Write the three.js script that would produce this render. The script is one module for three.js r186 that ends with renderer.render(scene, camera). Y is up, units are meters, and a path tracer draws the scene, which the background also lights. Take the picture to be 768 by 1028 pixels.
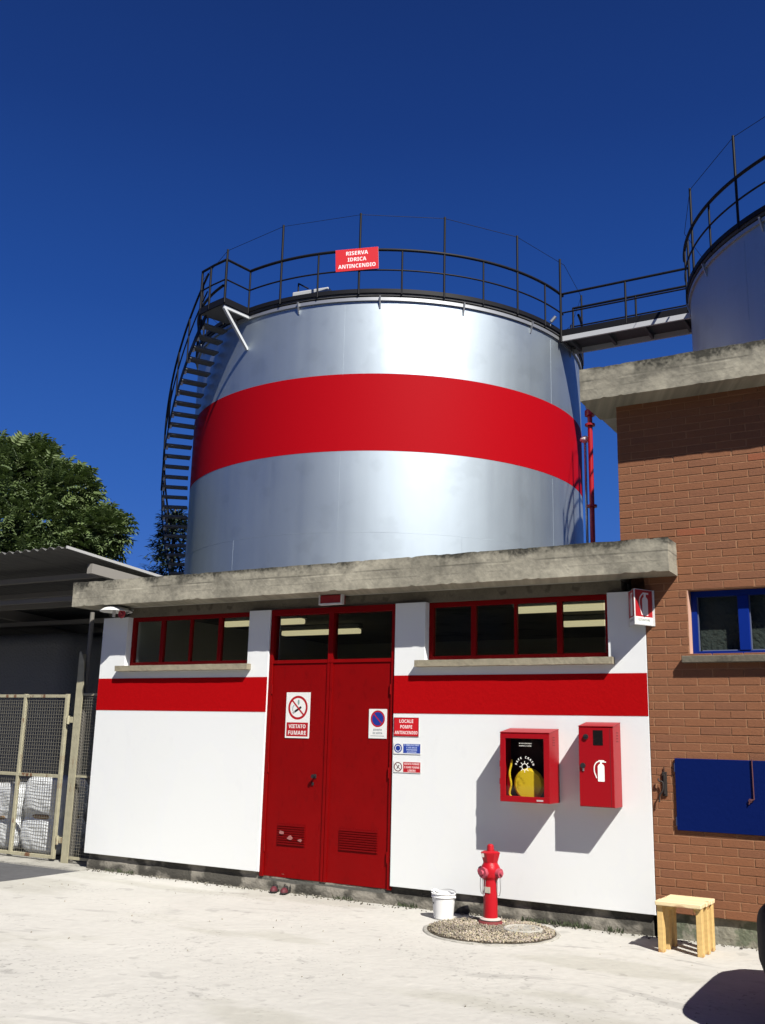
import * as THREE from 'three';
import { mergeGeometries, toCreasedNormals } from 'three/addons/utils/BufferGeometryUtils.js';
import { RoundedBoxGeometry } from 'three/addons/geometries/RoundedBoxGeometry.js';
import { RectAreaLightUniformsLib } from 'three/addons/lights/RectAreaLightUniformsLib.js';

// ------------------------------------------------------------------ camera, sky, sun, exposure
const scene = new THREE.Scene();
const renderer = new THREE.WebGLRenderer({ antialias: true });
renderer.toneMapping = THREE.LinearToneMapping;
renderer.toneMappingExposure = 1.75;
renderer.shadowMap.enabled = true;
RectAreaLightUniformsLib.init();

const camera = new THREE.PerspectiveCamera(2 * Math.atan(514 / 985) * 180 / Math.PI, 765 / 1024, 0.1, 1200);
{
  const yaw = 0.5234, pitch = 0.2241, roll = 0.0239;
  const fwd = new THREE.Vector3(-Math.sin(yaw) * Math.cos(pitch), Math.sin(pitch), -Math.cos(yaw) * Math.cos(pitch));
  const right = new THREE.Vector3(Math.cos(yaw), 0, -Math.sin(yaw));
  const up = new THREE.Vector3().crossVectors(right, fwd);
  camera.up.copy(up).multiplyScalar(Math.cos(roll)).addScaledVector(right, -Math.sin(roll));
  camera.position.set(2.264, 1.55, 8.555);
  camera.lookAt(camera.position.clone().add(fwd));
}

const SUN = new THREE.Vector3(1.38, 1.82, 1).normalize();
{ // clear deep blue sky: one gradient with height, nothing else
  const w = 512, h = 256, d = new Float32Array(w * h * 4);
  const stops = [[-90, 0.03231, 0.05352, 0.10241], [0, 0.05493, 0.12378, 0.34137], [6, 0.03361, 0.09902, 0.32431], [14, 0.01874, 0.07092, 0.26627], [24, 0.00937, 0.04149, 0.18348], [34, 0.00595, 0.02476, 0.11948], [44, 0.00452, 0.01706, 0.08364], [60, 0.00388, 0.01339, 0.06828], [90, 0.00355, 0.01205, 0.05974]];
  for (let j = 0; j < h; j++) {
    const el = (j + .5) / h * 180 - 90;
    let k = 0; while (k < stops.length - 2 && el > stops[k + 1][0]) k++;
    const a = stops[k], b = stops[k + 1], t = Math.min(1, Math.max(0, (el - a[0]) / (b[0] - a[0])));
    for (let i = 0; i < w; i++) { const o = (j * w + i) * 4; for (let c = 0; c < 3; c++) d[o + c] = a[c + 1] + (b[c + 1] - a[c + 1]) * t; d[o + 3] = 1; }
  }
  const sky = new THREE.DataTexture(d, w, h, THREE.RGBAFormat, THREE.FloatType);
  sky.mapping = THREE.EquirectangularReflectionMapping; sky.magFilter = THREE.LinearFilter; sky.minFilter = THREE.LinearFilter; sky.needsUpdate = true;
  scene.background = sky; scene.environment = sky;
}
const sun = new THREE.DirectionalLight(new THREE.Color(1, .965, .9), 5);
sun.position.copy(SUN).multiplyScalar(60).add(new THREE.Vector3(-4, 4, -5)); sun.target.position.set(-4, 4, -5);
sun.castShadow = true; sun.shadow.mapSize.set(4096, 4096);
Object.assign(sun.shadow.camera, { left: -26, right: 26, top: 26, bottom: -26, near: 1, far: 140 });
scene.add(sun, sun.target);

// ------------------------------------------------------------------ helpers
let seed = 12345;
const rnd = () => { seed = (seed * 1664525 + 1013904223) >>> 0; return seed / 4294967296; };
const rr = (a, b) => a + (b - a) * rnd();
const V = (x, y, z) => new THREE.Vector3(x, y, z);
const lin = (r, g, b) => new THREE.Color().setRGB(r, g, b);
const hash = (x, y, s) => { let n = Math.imul(x, 374761393) ^ Math.imul(y, 668265263) ^ Math.imul(s, 974634777); n = Math.imul(n ^ (n >>> 13), 1274126177); return ((n ^ (n >>> 16)) >>> 0) / 4294967296; };
function noise(x, y, s = 0) {
  const xi = Math.floor(x), yi = Math.floor(y), fx = x - xi, fy = y - yi, u = fx * fx * (3 - 2 * fx), v = fy * fy * (3 - 2 * fy);
  const a = hash(xi, yi, s), b = hash(xi + 1, yi, s), c = hash(xi, yi + 1, s), d = hash(xi + 1, yi + 1, s);
  return a + (b - a) * u + (c - a) * v + (a - b - c + d) * u * v;
}
const fbm = (x, y, s = 0, n = 5) => { let t = 0, a = .5, f = 1; for (let i = 0; i < n; i++) { t += a * noise(x * f, y * f, s + i); f *= 2.03; a *= .5; } return t / (1 - Math.pow(.5, n)); };
const sst = (a, b, x) => { const t = Math.min(1, Math.max(0, (x - a) / (b - a))); return t * t * (3 - 2 * t); };
const enc = (v) => { v = Math.min(1, Math.max(0, v)); return 255 * (v <= .0031308 ? v * 12.92 : 1.055 * Math.pow(v, 1 / 2.4) - .055); };
// colour texture from f(u, v) -> linear rgb
function texture(w, h, f, srgb = true) {
  const d = new Uint8Array(w * h * 4);
  for (let j = 0; j < h; j++) for (let i = 0; i < w; i++) {
    const c = f((i + .5) / w, (j + .5) / h), o = (j * w + i) * 4;
    if (srgb) { d[o] = enc(c[0]); d[o + 1] = enc(c[1]); d[o + 2] = enc(c[2]); } else d[o] = d[o + 1] = d[o + 2] = 255 * Math.min(1, Math.max(0, c));
    d[o + 3] = 255;
  }
  const t = new THREE.DataTexture(d, w, h, THREE.RGBAFormat);
  t.magFilter = THREE.LinearFilter; t.minFilter = THREE.LinearMipmapLinearFilter; t.generateMipmaps = true;
  t.wrapS = t.wrapT = THREE.MirroredRepeatWrapping; if (srgb) t.colorSpace = THREE.SRGBColorSpace; t.needsUpdate = true; return t;
}
const mat = (color, o = {}) => { const m = new (o.specularIntensity === undefined ? THREE.MeshStandardMaterial : THREE.MeshPhysicalMaterial)({ color, roughness: .7, ...o }); m.color.multiplyScalar(.84); return m; };
// uv in metres from the dominant direction of each face
function uvm(g, k = 1) {
  if (g.index) g = g.toNonIndexed();
  const p = g.attributes.position, n = g.attributes.normal, uv = new Float32Array(p.count * 2);
  for (let i = 0; i < p.count; i++) {
    const f = i - i % 3; let ax = 0, ay = 0, az = 0;
    for (let q = 0; q < 3; q++) { ax += Math.abs(n.getX(f + q)); ay += Math.abs(n.getY(f + q)); az += Math.abs(n.getZ(f + q)); }
    const x = p.getX(i), y = p.getY(i), z = p.getZ(i);
    const [u, v] = ay >= ax && ay >= az ? [x, z] : ax >= az ? [z, y] : [x, y];
    uv[2 * i] = u * k; uv[2 * i + 1] = v * k;
  }
  g.setAttribute('uv', new THREE.BufferAttribute(uv, 2)); return g;
}
// box given by its limits; r rounds its edges
function box(x0, x1, y0, y1, z0, z1, r = 0) {
  const w = x1 - x0, h = y1 - y0, d = z1 - z0;
  const g = r ? new RoundedBoxGeometry(w, h, d, 2, r) : new THREE.BoxGeometry(w, h, d);
  g.translate((x0 + x1) / 2, (y0 + y1) / 2, (z0 + z1) / 2); return uvm(g);
}
function rod(a, b, r, seg = 8, r2 = r) {
  const d = b.clone().sub(a), g = new THREE.CylinderGeometry(r2, r, d.length(), seg, 1);
  g.applyQuaternion(new THREE.Quaternion().setFromUnitVectors(V(0, 1, 0), d.normalize())); g.translate((a.x + b.x) / 2, (a.y + b.y) / 2, (a.z + b.z) / 2); return uvm(g);
}
const bar = (a, b, w, h) => { // rectangular bar from a to b, h upright
  const d = b.clone().sub(a), L = d.length(), g = new THREE.BoxGeometry(w, h, L), m = new THREE.Matrix4();
  const zA = d.normalize(), xA = V(0, 1, 0).cross(zA).normalize(), yA = zA.clone().cross(xA);
  m.makeBasis(xA, yA, zA).setPosition((a.x + b.x) / 2, (a.y + b.y) / 2, (a.z + b.z) / 2); g.applyMatrix4(m); return uvm(g);
};
const merge = (gs) => { const l = gs.map((g) => { const q = g.index ? g.toNonIndexed() : g.clone(); for (const k of Object.keys(q.attributes)) if (!['position', 'normal', 'uv'].includes(k)) q.deleteAttribute(k); return q; }); return l.length > 1 ? mergeGeometries(l) : l[0]; };
const used = new Map();
const numbered = (n) => { const k = used.get(n) || 0; used.set(n, k + 1); return k ? `${n}_${String(k).padStart(3, '0')}` : n; };
function part(name, geo, m, parent, label) {
  const o = new THREE.Mesh(Array.isArray(geo) ? merge(geo) : geo, m); o.name = name; o.castShadow = o.receiveShadow = true; if (label) o.userData.label = label; parent.add(o); return o;
}
function sub(name, parent) { const g = new THREE.Group(); g.name = name; parent.add(g); return g; }
function thing(name, label, category, pos = [0, 0, 0], group) {
  const o = new THREE.Group(); o.name = numbered(name); o.position.set(...pos); o.userData = { label, category }; if (group) o.userData.group = group; scene.add(o); return o;
}
function single(name, geo, m, label, category, group) {
  const o = part(numbered(name), geo, m, scene); o.userData = { label, category }; if (group) o.userData.group = group; return o;
}
function struct(name, geo, m) { const o = part(name, geo, m, scene); o.userData.kind = 'structure'; return o; }

// ------------------------------------------------------------------ shared materials
const fineBump = texture(512, 512, (u, v) => fbm(u * 40, v * 40, 7, 4), false);
const concreteTex = texture(1024, 1024, (u, v) => {
  const n = fbm(u * 7, v * 7, 3, 6), m = fbm(u * 60, v * 60, 9, 3), k = .26 + .16 * n + .1 * (m - .5);
  const dark = sst(.62, .75, fbm(u * 11 + 5, v * 11, 21, 5)) * .35;
  return [k * 1.02 * (1 - dark), k * .98 * (1 - dark), k * .86 * (1 - dark)];
});
const mConcrete = mat(0xffffff, { map: concreteTex, roughness: .92, bumpMap: fineBump, bumpScale: .004 });
const mBeamConcrete = mat(lin(.42, .38, .32), { map: concreteTex, roughness: .95, bumpMap: fineBump, bumpScale: .004 });  // same concrete map in a darker, browner tone, for the roof beams
const mWhite = mat(lin(.775, .79, .785), { roughness: .82, bumpMap: texture(512, 512, (u, v) => .7 * fbm(u * 9, v * 9, 17, 5) + .3 * fbm(u * 90, v * 90, 2, 2), false), bumpScale: .0012,
  map: texture(1024, 1024, (u, v) => { const s = 1 - .035 * fbm(u * 5, v * 5, 31, 5) - .02 * sst(.70, .82, fbm(u * 24, v * 14, 33, 5)); return [s, s, s * .995]; }) });
const mStripe = mat(lin(.38, .0008, .0025), { roughness: .8, specularIntensity: .15, bumpMap: fineBump, bumpScale: .0015 });
const mDoor = mat(lin(.225, .0009, .0013), { roughness: .55, specularIntensity: .2, map: texture(512, 512, (u, v) => { const k = .9 + .16 * (fbm(u * 6, v * 6, 311, 5) - .5) - .10 * sst(.66, .74, fbm(u * 30, v * 12, 313, 4)); return [k, k, k]; }), bumpMap: fineBump, bumpScale: .0008 });
const mRed = mat(lin(.36, .007, .012), { roughness: .34 });
const mGlass = new THREE.MeshPhysicalMaterial({ color: lin(.82, .86, .84), transmission: 1, thickness: 0, roughness: .03, ior: 1.5 });
const mBlack = mat(lin(.012, .012, .014), { roughness: .55 });
const mRailBlack = mat(lin(.007, .007, .009), { roughness: .55, specularIntensity: .4 });
const mRoom = mat(lin(.76, .75, .71), { roughness: .95 });
const mSteel = mat(lin(.5, .5, .5), { roughness: .45, metalness: .9 });
const mGalv = mat(lin(.42, .43, .44), { roughness: .5, metalness: .75 });

// a long rough cast-concrete fascia: board lines, spalls, and black growth hanging from the top edge
function fasciaTex(s, len) {
  return texture(2048, 128, (u, v) => {
    const x = u * len, y = v, m = v * .29;
    let k = .30 + .15 * (fbm(x * 2.6, m * 3.2, s, 6) - .5) * 2 + .16 * (fbm(x * 26, m * 30, s + 3, 4) - .5);
    const streak = fbm(x * 9, y * .7, s + 8, 4); k *= .80 + .32 * streak;
    const line = (c, w) => Math.exp(-(((y - c - .03 * (fbm(x * 1.5, 1, s + 5) - .5)) / w) ** 2));
    k *= 1 - .5 * line(.61, .022) * sst(.35, .6, fbm(x * 3, 4, s + 6)) - .28 * line(.33, .016) * sst(.4, .6, fbm(x * 4, 9, s + 7));
    k *= 1 + .4 * line(.56, .02) * sst(.5, .62, fbm(x * 3.5, 2, s + 9));
    const grow = sst(.60, 1.02, y + .75 * (fbm(x * 3.2, m * 6, s + 11, 6) - .5) + .22 * (fbm(x * 40, m * 40, s + 12, 4) - .5) - .08) * (.55 + .9 * fbm(x * 60, m * 60, s + 21, 3));
    const drip = sst(.60, .72, fbm(x * 5.5, y * .35, s + 14, 4)) * sst(.1, .7, y + .4 * (fbm(x * 14, y * 3, s + 19) - .5)) * .28;
    const g = Math.min(.95, grow * .9 + drip); k = Math.max(.03, k);
    return [k * 1.10 * (1 - g) + .026 * g, k * 1.02 * (1 - g) + .025 * g, k * .79 * (1 - g) + .018 * g];
  });
}
const stripBump = fineBump.clone(); stripBump.repeat.set(7, .3); stripBump.needsUpdate = true;
// rough slab: a finely cut box whose edges and faces are uneven
function slabGeo(x0, x1, y0, y1, z0, z1, s, nx = 260) {
  const g = new THREE.BoxGeometry(x1 - x0, y1 - y0, z1 - z0, nx, 8, 10); g.translate((x0 + x1) / 2, (y0 + y1) / 2, (z0 + z1) / 2);
  const p = g.attributes.position, uv = g.attributes.uv;
  for (let i = 0; i < p.count; i++) {
    let x = p.getX(i), y = p.getY(i), z = p.getZ(i);
    uv.setXY(i, (x - x0) / (x1 - x0) + (z1 - z) * .05, Math.min(.999, (y - y0) / (y1 - y0)) );
    const top = sst(y1 - .05, y1, y), bot = sst(y0 + .04, y0, y), fr = sst(z1 - .05, z1, z);
    const n = fbm(x * 6, y * 9 + z * 5, s, 4) - .5, c = fbm(x * 13, z * 9, s + 4, 3);
    if (fr > 0) z += n * .012 * fr + (y > y0 + (y1 - y0) * .61 ? .006 : 0) * fr;
    if (top) y += (n * .010 - .012 * sst(.62, .85, c) * fr) * top;
    if (bot && fr) y += .012 * sst(.6, .8, c) * bot * fr;
    if (x > x1 - .001) x -= .012 * sst(.5, .8, fbm(y * 12, z * 12, s + 8)); 
    p.setXYZ(i, x, y, z);
  }
  g.computeVertexNormals(); return g;
}

// ------------------------------------------------------------------ ground
{
  const asphalt = mat(0xffffff, { roughness: .95, bumpMap: fineBump, bumpScale: .006, map: texture(512, 512, (u, v) => { const k = .062 + .03 * fbm(u * 90, v * 90, 5, 3) + .03 * (fbm(u * 6, v * 6, 8, 5) - .5); return [k, k, k * 1.04]; }) });
  const g = new THREE.PlaneGeometry(900, 900, 1, 1); g.rotateX(-Math.PI / 2); g.translate(0, -.012, 0);
  struct('asphalt_ground', uvm(g, .3), asphalt);
  const pad = mat(0xffffff, { roughness: .93, bumpMap: texture(1024, 1024, (u, v) => .6 * fbm(u * 30, v * 30, 41, 4) + .4 * fbm(u * 160, v * 160, 43, 2), false), bumpScale: .010,
    map: texture(2048, 2048, (u, v) => {
      const x = u * 8, y = v * 8;
      let k = .485 + .10 * (fbm(x * .9, y * 1.4, 51, 6) - .5) + .05 * (fbm(x * 22, y * 22, 53, 3) - .5);
      const damp = sst(.55, .74, fbm(x * .8 + 3, y * 2.2, 57, 6)), spot = sst(.72, .80, fbm(x * 7, y * 9, 61, 4)), speck = sst(.84, .90, noise(x * 55, y * 55, 63)) * sst(.45, .7, fbm(x * 2, y * 2, 64));
      const scuff = sst(.64, .72, fbm(x * 1.6 + y * .5, y * 9 - x * 2.4, 67, 5)) * sst(.45, .62, fbm(x * .9, y * .9, 71));
      k *= 1 - .13 * damp - .17 * spot - .33 * speck - .17 * scuff;
      return [k * 1.0, k * .97, k * (.89 - .03 * damp)];
    }) });
  const p = new THREE.PlaneGeometry(10.2, 4.9, 140, 60); p.rotateX(-Math.PI / 2); p.translate(-6.37 + 5.1, 0, 2.41);
  const a = p.attributes.position; for (let i = 0; i < a.count; i++) { const x = a.getX(i), z = a.getZ(i); const e = x < -6.36 ? .03 * (fbm(z * 3, 2, 90) - .5) : 0; a.setXYZ(i, x + e, .010 * (fbm(x * 1.3, z * 1.3, 91, 4) - .5), z); }
  p.computeVertexNormals(); struct('concrete_yard', uvm(p, 1 / 8), pad);
  // light concrete strip that runs under the gate
  struct('gate_threshold', box(-18, -6.375, -.02, .004, -.36, .16), mConcrete);
}

// ------------------------------------------------------------------ pump house
const pump = thing('pump_house', 'low white pump house with red stripe and rough concrete flat roof', 'building');
{
  const Yb = .17, Yt = 2.845, XL = -6.497;
  const rect = (x0, y0, x1, y1) => { const s = new THREE.Path(); s.moveTo(x0, y0); s.lineTo(x0, y1); s.lineTo(x1, y1); s.lineTo(x1, y0); s.closePath(); return s; };
  // front wall: a thick sheet with openings (door and windows reach the beam)
  const s = new THREE.Shape();
  for (const [i, q] of [[XL, Yb], [-4.035, Yb], [-4.035, Yt], [-4.317, Yt], [-4.317, 2.272], [-6.105, 2.272], [-6.105, Yt], [XL, Yt]].entries()) i ? s.lineTo(...q) : s.moveTo(...q);
  const s2 = new THREE.Shape();
  for (const [i, q] of [[-2.497, Yb], [-.001, Yb], [-.001, Yt], [-.338, Yt], [-.338, 2.272], [-2.160, 2.272], [-2.160, Yt], [-2.497, Yt]].entries()) i ? s2.lineTo(...q) : s2.moveTo(...q);
  for (const q of [s, s2]) { const g = new THREE.ExtrudeGeometry(q, { depth: .194, bevelEnabled: true, bevelThickness: .003, bevelSize: .003, bevelOffset: -.003, bevelSegments: 1 }); g.translate(0, 0, -.197); part('wall', uvm(g, .25), mWhite, pump); }
  part('painted_stripe', uvm(box(XL + .001, -4.037, 1.766, 2.1305, -.01, .0025)), mStripe, pump);
  part('painted_stripe', uvm(box(-2.495, -.003, 1.766, 2.1305, -.01, .0025)), mStripe, pump);
  // plinth below the plaster edge
  const plinthTex = texture(2048, 64, (u, v) => { const x = u * 7, k = .13 + .16 * fbm(x * 5, v * 1.2, 71, 5), g = sst(.42, .6, fbm(x * 4, v * 1.1, 75, 5)); return [k * (1 - .75 * g), k * .92 * (1 - .75 * g), k * .76 * (1 - .76 * g)]; });
  const plG = new THREE.BoxGeometry(6.42, .2, .16, 220, 6, 2); plG.translate(-3.245, .07, -.122);
  { const a = plG.attributes.position; for (let i = 0; i < a.count; i++) if (a.getZ(i) > -.06) { const x = a.getX(i), y = a.getY(i); a.setZ(i, a.getZ(i) + .02 * (fbm(x * 5, y * 9, 77, 4) - .5) + (y < .085 ? .022 : 0)); } plG.computeVertexNormals(); }
  part('plinth', plG, mat(0xffffff, { map: plinthTex, roughness: .95, bumpMap: stripBump, bumpScale: .006 }), pump);
  // beam in the shade of the eaves, roof slab
  part('roof_beam', box(XL + .03, -.22, Yt + .002, 2.956, -.24, -.05), mBeamConcrete, pump);
  const fT = fasciaTex(101, 7.03);
  const mSlab = mat(0xffffff, { map: fT, roughness: .95, bumpMap: stripBump, bumpScale: .0025 });
  part('roof_slab', slabGeo(-6.728, .294, 2.957, 3.2446, .004, .306, 201), mSlab, pump);
  part('roof_slab', uvm(box(-6.70, -.215, 2.957, 3.225, -5.2, 0), .25), mConcrete, pump);
  // room behind
  part('side_wall', box(XL, XL + .2, .0, 2.955, -5, -.2), mWhite, pump);
  part('side_wall', box(-.42, -.22, .0, 2.955, -5, -.2), mRoom, pump);
  part('wall_lining', box(XL + .2, XL + .212, .12, 2.955, -4.8, -.2), mRoom, pump);
  part('back_wall', box(XL + .2, -.42, .0, 2.955, -5, -4.8), mRoom, pump);
  part('room_floor', box(XL + .2, -.42, .02, .12, -4.8, -.2), mRoom, pump);
  // windows
  const win = (x0, x1) => {
    const w = sub('window', pump), zf = -.085, y0 = 2.275, y1 = 2.843, fr = .045;
    part('frame', [box(x0, x1, y0, y0 + fr, zf - .05, zf), box(x0, x1, y1 - fr, y1, zf - .05, zf), box(x0, x0 + fr, y0 + fr, y1 - fr, zf - .05, zf), box(x1 - fr, x1, y0 + fr, y1 - fr, zf - .05, zf)], mDoor, w);
    const W = x1 - x0;
    for (let k = 0; k < 4; k++) {
      const a = x0 + fr + (W - 2 * fr) * k / 4, b = x0 + fr + (W - 2 * fr) * (k + 1) / 4;
      if (k) part('mullion', box(a - (k === 2 ? .014 : .026), a + (k === 2 ? .014 : .026), y0 + fr, y1 - fr, zf - .045, zf - .004), mDoor, w);
      part('pane', box(a + .02, b - .02, y0 + fr - .004, y1 - fr + .004, zf - .03, zf - .026), mGlass, w);
    }
    const g = new THREE.BoxGeometry(x1 - x0 + .13, .062, .16, 60, 3, 3); g.translate((x0 + x1) / 2 - .01, 2.240, -.003);
    const a = g.attributes.position; for (let i = 0; i < a.count; i++) { const x = a.getX(i), y = a.getY(i), z = a.getZ(i); if (z > .06) a.setXYZ(i, x, y + .006 * (fbm(x * 9, y * 20, 121) - .5), z + .006 * (fbm(x * 11, y * 30, 123) - .5)); }
    g.computeVertexNormals(); part('sill', uvm(g), mSill, w);
  };
  const mSill = mat(lin(.30, .265, .19), { roughness: .9, bumpMap: fineBump, bumpScale: .004, map: texture(512, 512, (u, v) => { const k = .75 + .35 * fbm(u * 20, v * 20, 131, 5); return [k, k, k * .97]; }) });
  win(-6.105, -4.317); win(-2.160, -.338);
  // double door with transom lights
  const x0 = -4.034, x1 = -2.498, xm = -3.266, zf = -.03;
  const fr = sub('door_frame', pump);
  part('jamb', box(x0, x0 + .045, .13, Yt - .002, -.12, zf + .012, .004), mDoor, fr); part('jamb', box(x1 - .045, x1, .13, Yt - .002, -.12, zf + .012, .004), mDoor, fr);
  part('head', box(x0 + .045, x1 - .045, Yt - .062, Yt - .002, -.12, zf + .012), mDoor, fr);
  part('centre_post', box(xm - .03, xm + .03, 2.27, Yt - .062, -.11, zf + .008), mDoor, fr);
  part('transom_rail', box(x0 + .045, xm - .03, 2.27, 2.305, -.11, zf + .004), mDoor, fr); part('transom_rail', box(xm + .03, x1 - .045, 2.27, 2.305, -.11, zf + .004), mDoor, fr);
  part('transom_pane', box(x0 + .044, xm - .029, 2.304, Yt - .061, -.07, -.066), mGlass, fr); part('transom_pane', box(xm + .029, x1 - .044, 2.304, Yt - .061, -.07, -.066), mGlass, fr);
  const leaf = (a, b, side) => {
    const d = sub('door', pump);
    part('leaf', box(a, b, .135, 2.268, -.085, zf - .006, .004), mDoor, d);
    const edge = .03; part('edge_trim', [box(side < 0 ? b - edge : a, side < 0 ? b : a + edge, .137, 2.266, zf - .008, zf + .006)], mDoor, d);
    for (const y of [.42, 1.2, 2.0]) part('hinge', rod(V(side < 0 ? a + .002 : b - .002, y - .05, zf + .008), V(side < 0 ? a + .002 : b - .002, y + .05, zf + .008), .009, 8), mDoor, d);
    const vx = side < 0 ? -3.842 : -3.10, vw = side < 0 ? .345 : .445;
    const v = part('vent', box(vx, vx + vw, .44, .66, zf - .0075, zf - .0035), mVent, d);
    for (let k = 0; k < 9; k++) { const y = .452 + k * .0225, q = bar(V(vx + .008, y + .006, zf + .001), V(vx + vw - .008, y + .006, zf + .001), .010, .012); part('louvre', q, mVent, v); }
    return d;
  };
  const mVent = mat(lin(.175, .001, .0015), { roughness: .6, specularIntensity: .2 });
  const L = leaf(x0 + .047, xm - .004, -1), R = leaf(xm + .004, x1 - .047, 1);
  part('handle', [rod(V(-3.405, 1.135, zf - .006), V(-3.405, 1.135, zf + .035), .010), rod(V(-3.405, 1.135, zf + .032), V(-3.405, 1.135, zf + .048), .019, 14), box(-3.42, -3.39, 1.115, 1.155, zf - .006, zf + .004, .004)], mBlack, L);
  part('keyhole', box(-3.44, -3.418, 1.045, 1.075, zf - .006, zf + .005, .003), mBlack, L);
  part('door_step', box(x0, x1, .0, .118, -.19, -.035), mat(lin(.10, .098, .085), { roughness: .95, bumpMap: fineBump, bumpScale: .004 }), pump);
  // flakes of missing paint on the left vent
  const flake = (cx, cy, w, h, s) => { const sh = new THREE.Shape(); for (let k = 0; k < 9; k++) { const a = k / 9 * 6.283, r = .7 + .6 * hash(k, s, 3); k ? sh.lineTo(Math.cos(a) * w * r, Math.sin(a) * h * r) : sh.moveTo(Math.cos(a) * w * r, Math.sin(a) * h * r); } const g = new THREE.ExtrudeGeometry(sh, { depth: .003, bevelEnabled: false }); g.translate(cx, cy, zf + .0085); return g; };
  const mFlake = mat(lin(.33, .12, .11), { roughness: .85 });
  for (const [cx, cy, w, h, q] of [[-3.782, .567, .032, .017, 1], [-3.675, .522, .034, .022, 2], [-3.55, .505, .028, .013, 3]]) part('bare_patch', flake(cx, cy, w, h, q), mFlake, L);
}

// fluorescent lamps that burn inside the pump house
{
  const mHouse = mat(lin(.55, .55, .52), { roughness: .6 });
  const mTube = mat(lin(.9, .85, .65), { emissive: lin(1, .83, .5), emissiveIntensity: .42, roughness: .5 });
  for (const [x, z, where] of [[-1.03, -1.03, 'the nearer of two behind the window beside the brick wall'], [-4.98, -1.13, 'the nearer of two behind the door transom'], [-.99, -2.38, 'the deeper of two behind the window beside the brick wall'], [-4.9, -2.3, 'the deeper of two behind the door transom']]) {
    const l = thing('fluorescent_lamp', 'lit yellowish strip lamp, ' + where, 'lamp', [x, 2.83, z], 'strip lamps inside the pump house');
    part('housing', box(-.62, .62, .062, .122, -.06, .06, .01), mHouse, l);
    part('diffuser', box(-.60, .60, .0, .06, -.05, .05, .015), mTube, l);
    const a = new THREE.RectAreaLight(new THREE.Color(1, .86, .58), .35, 1.2, .1); a.position.set(0, -.006, 0); a.rotation.x = -Math.PI / 2; l.add(a);
  }
}

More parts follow.
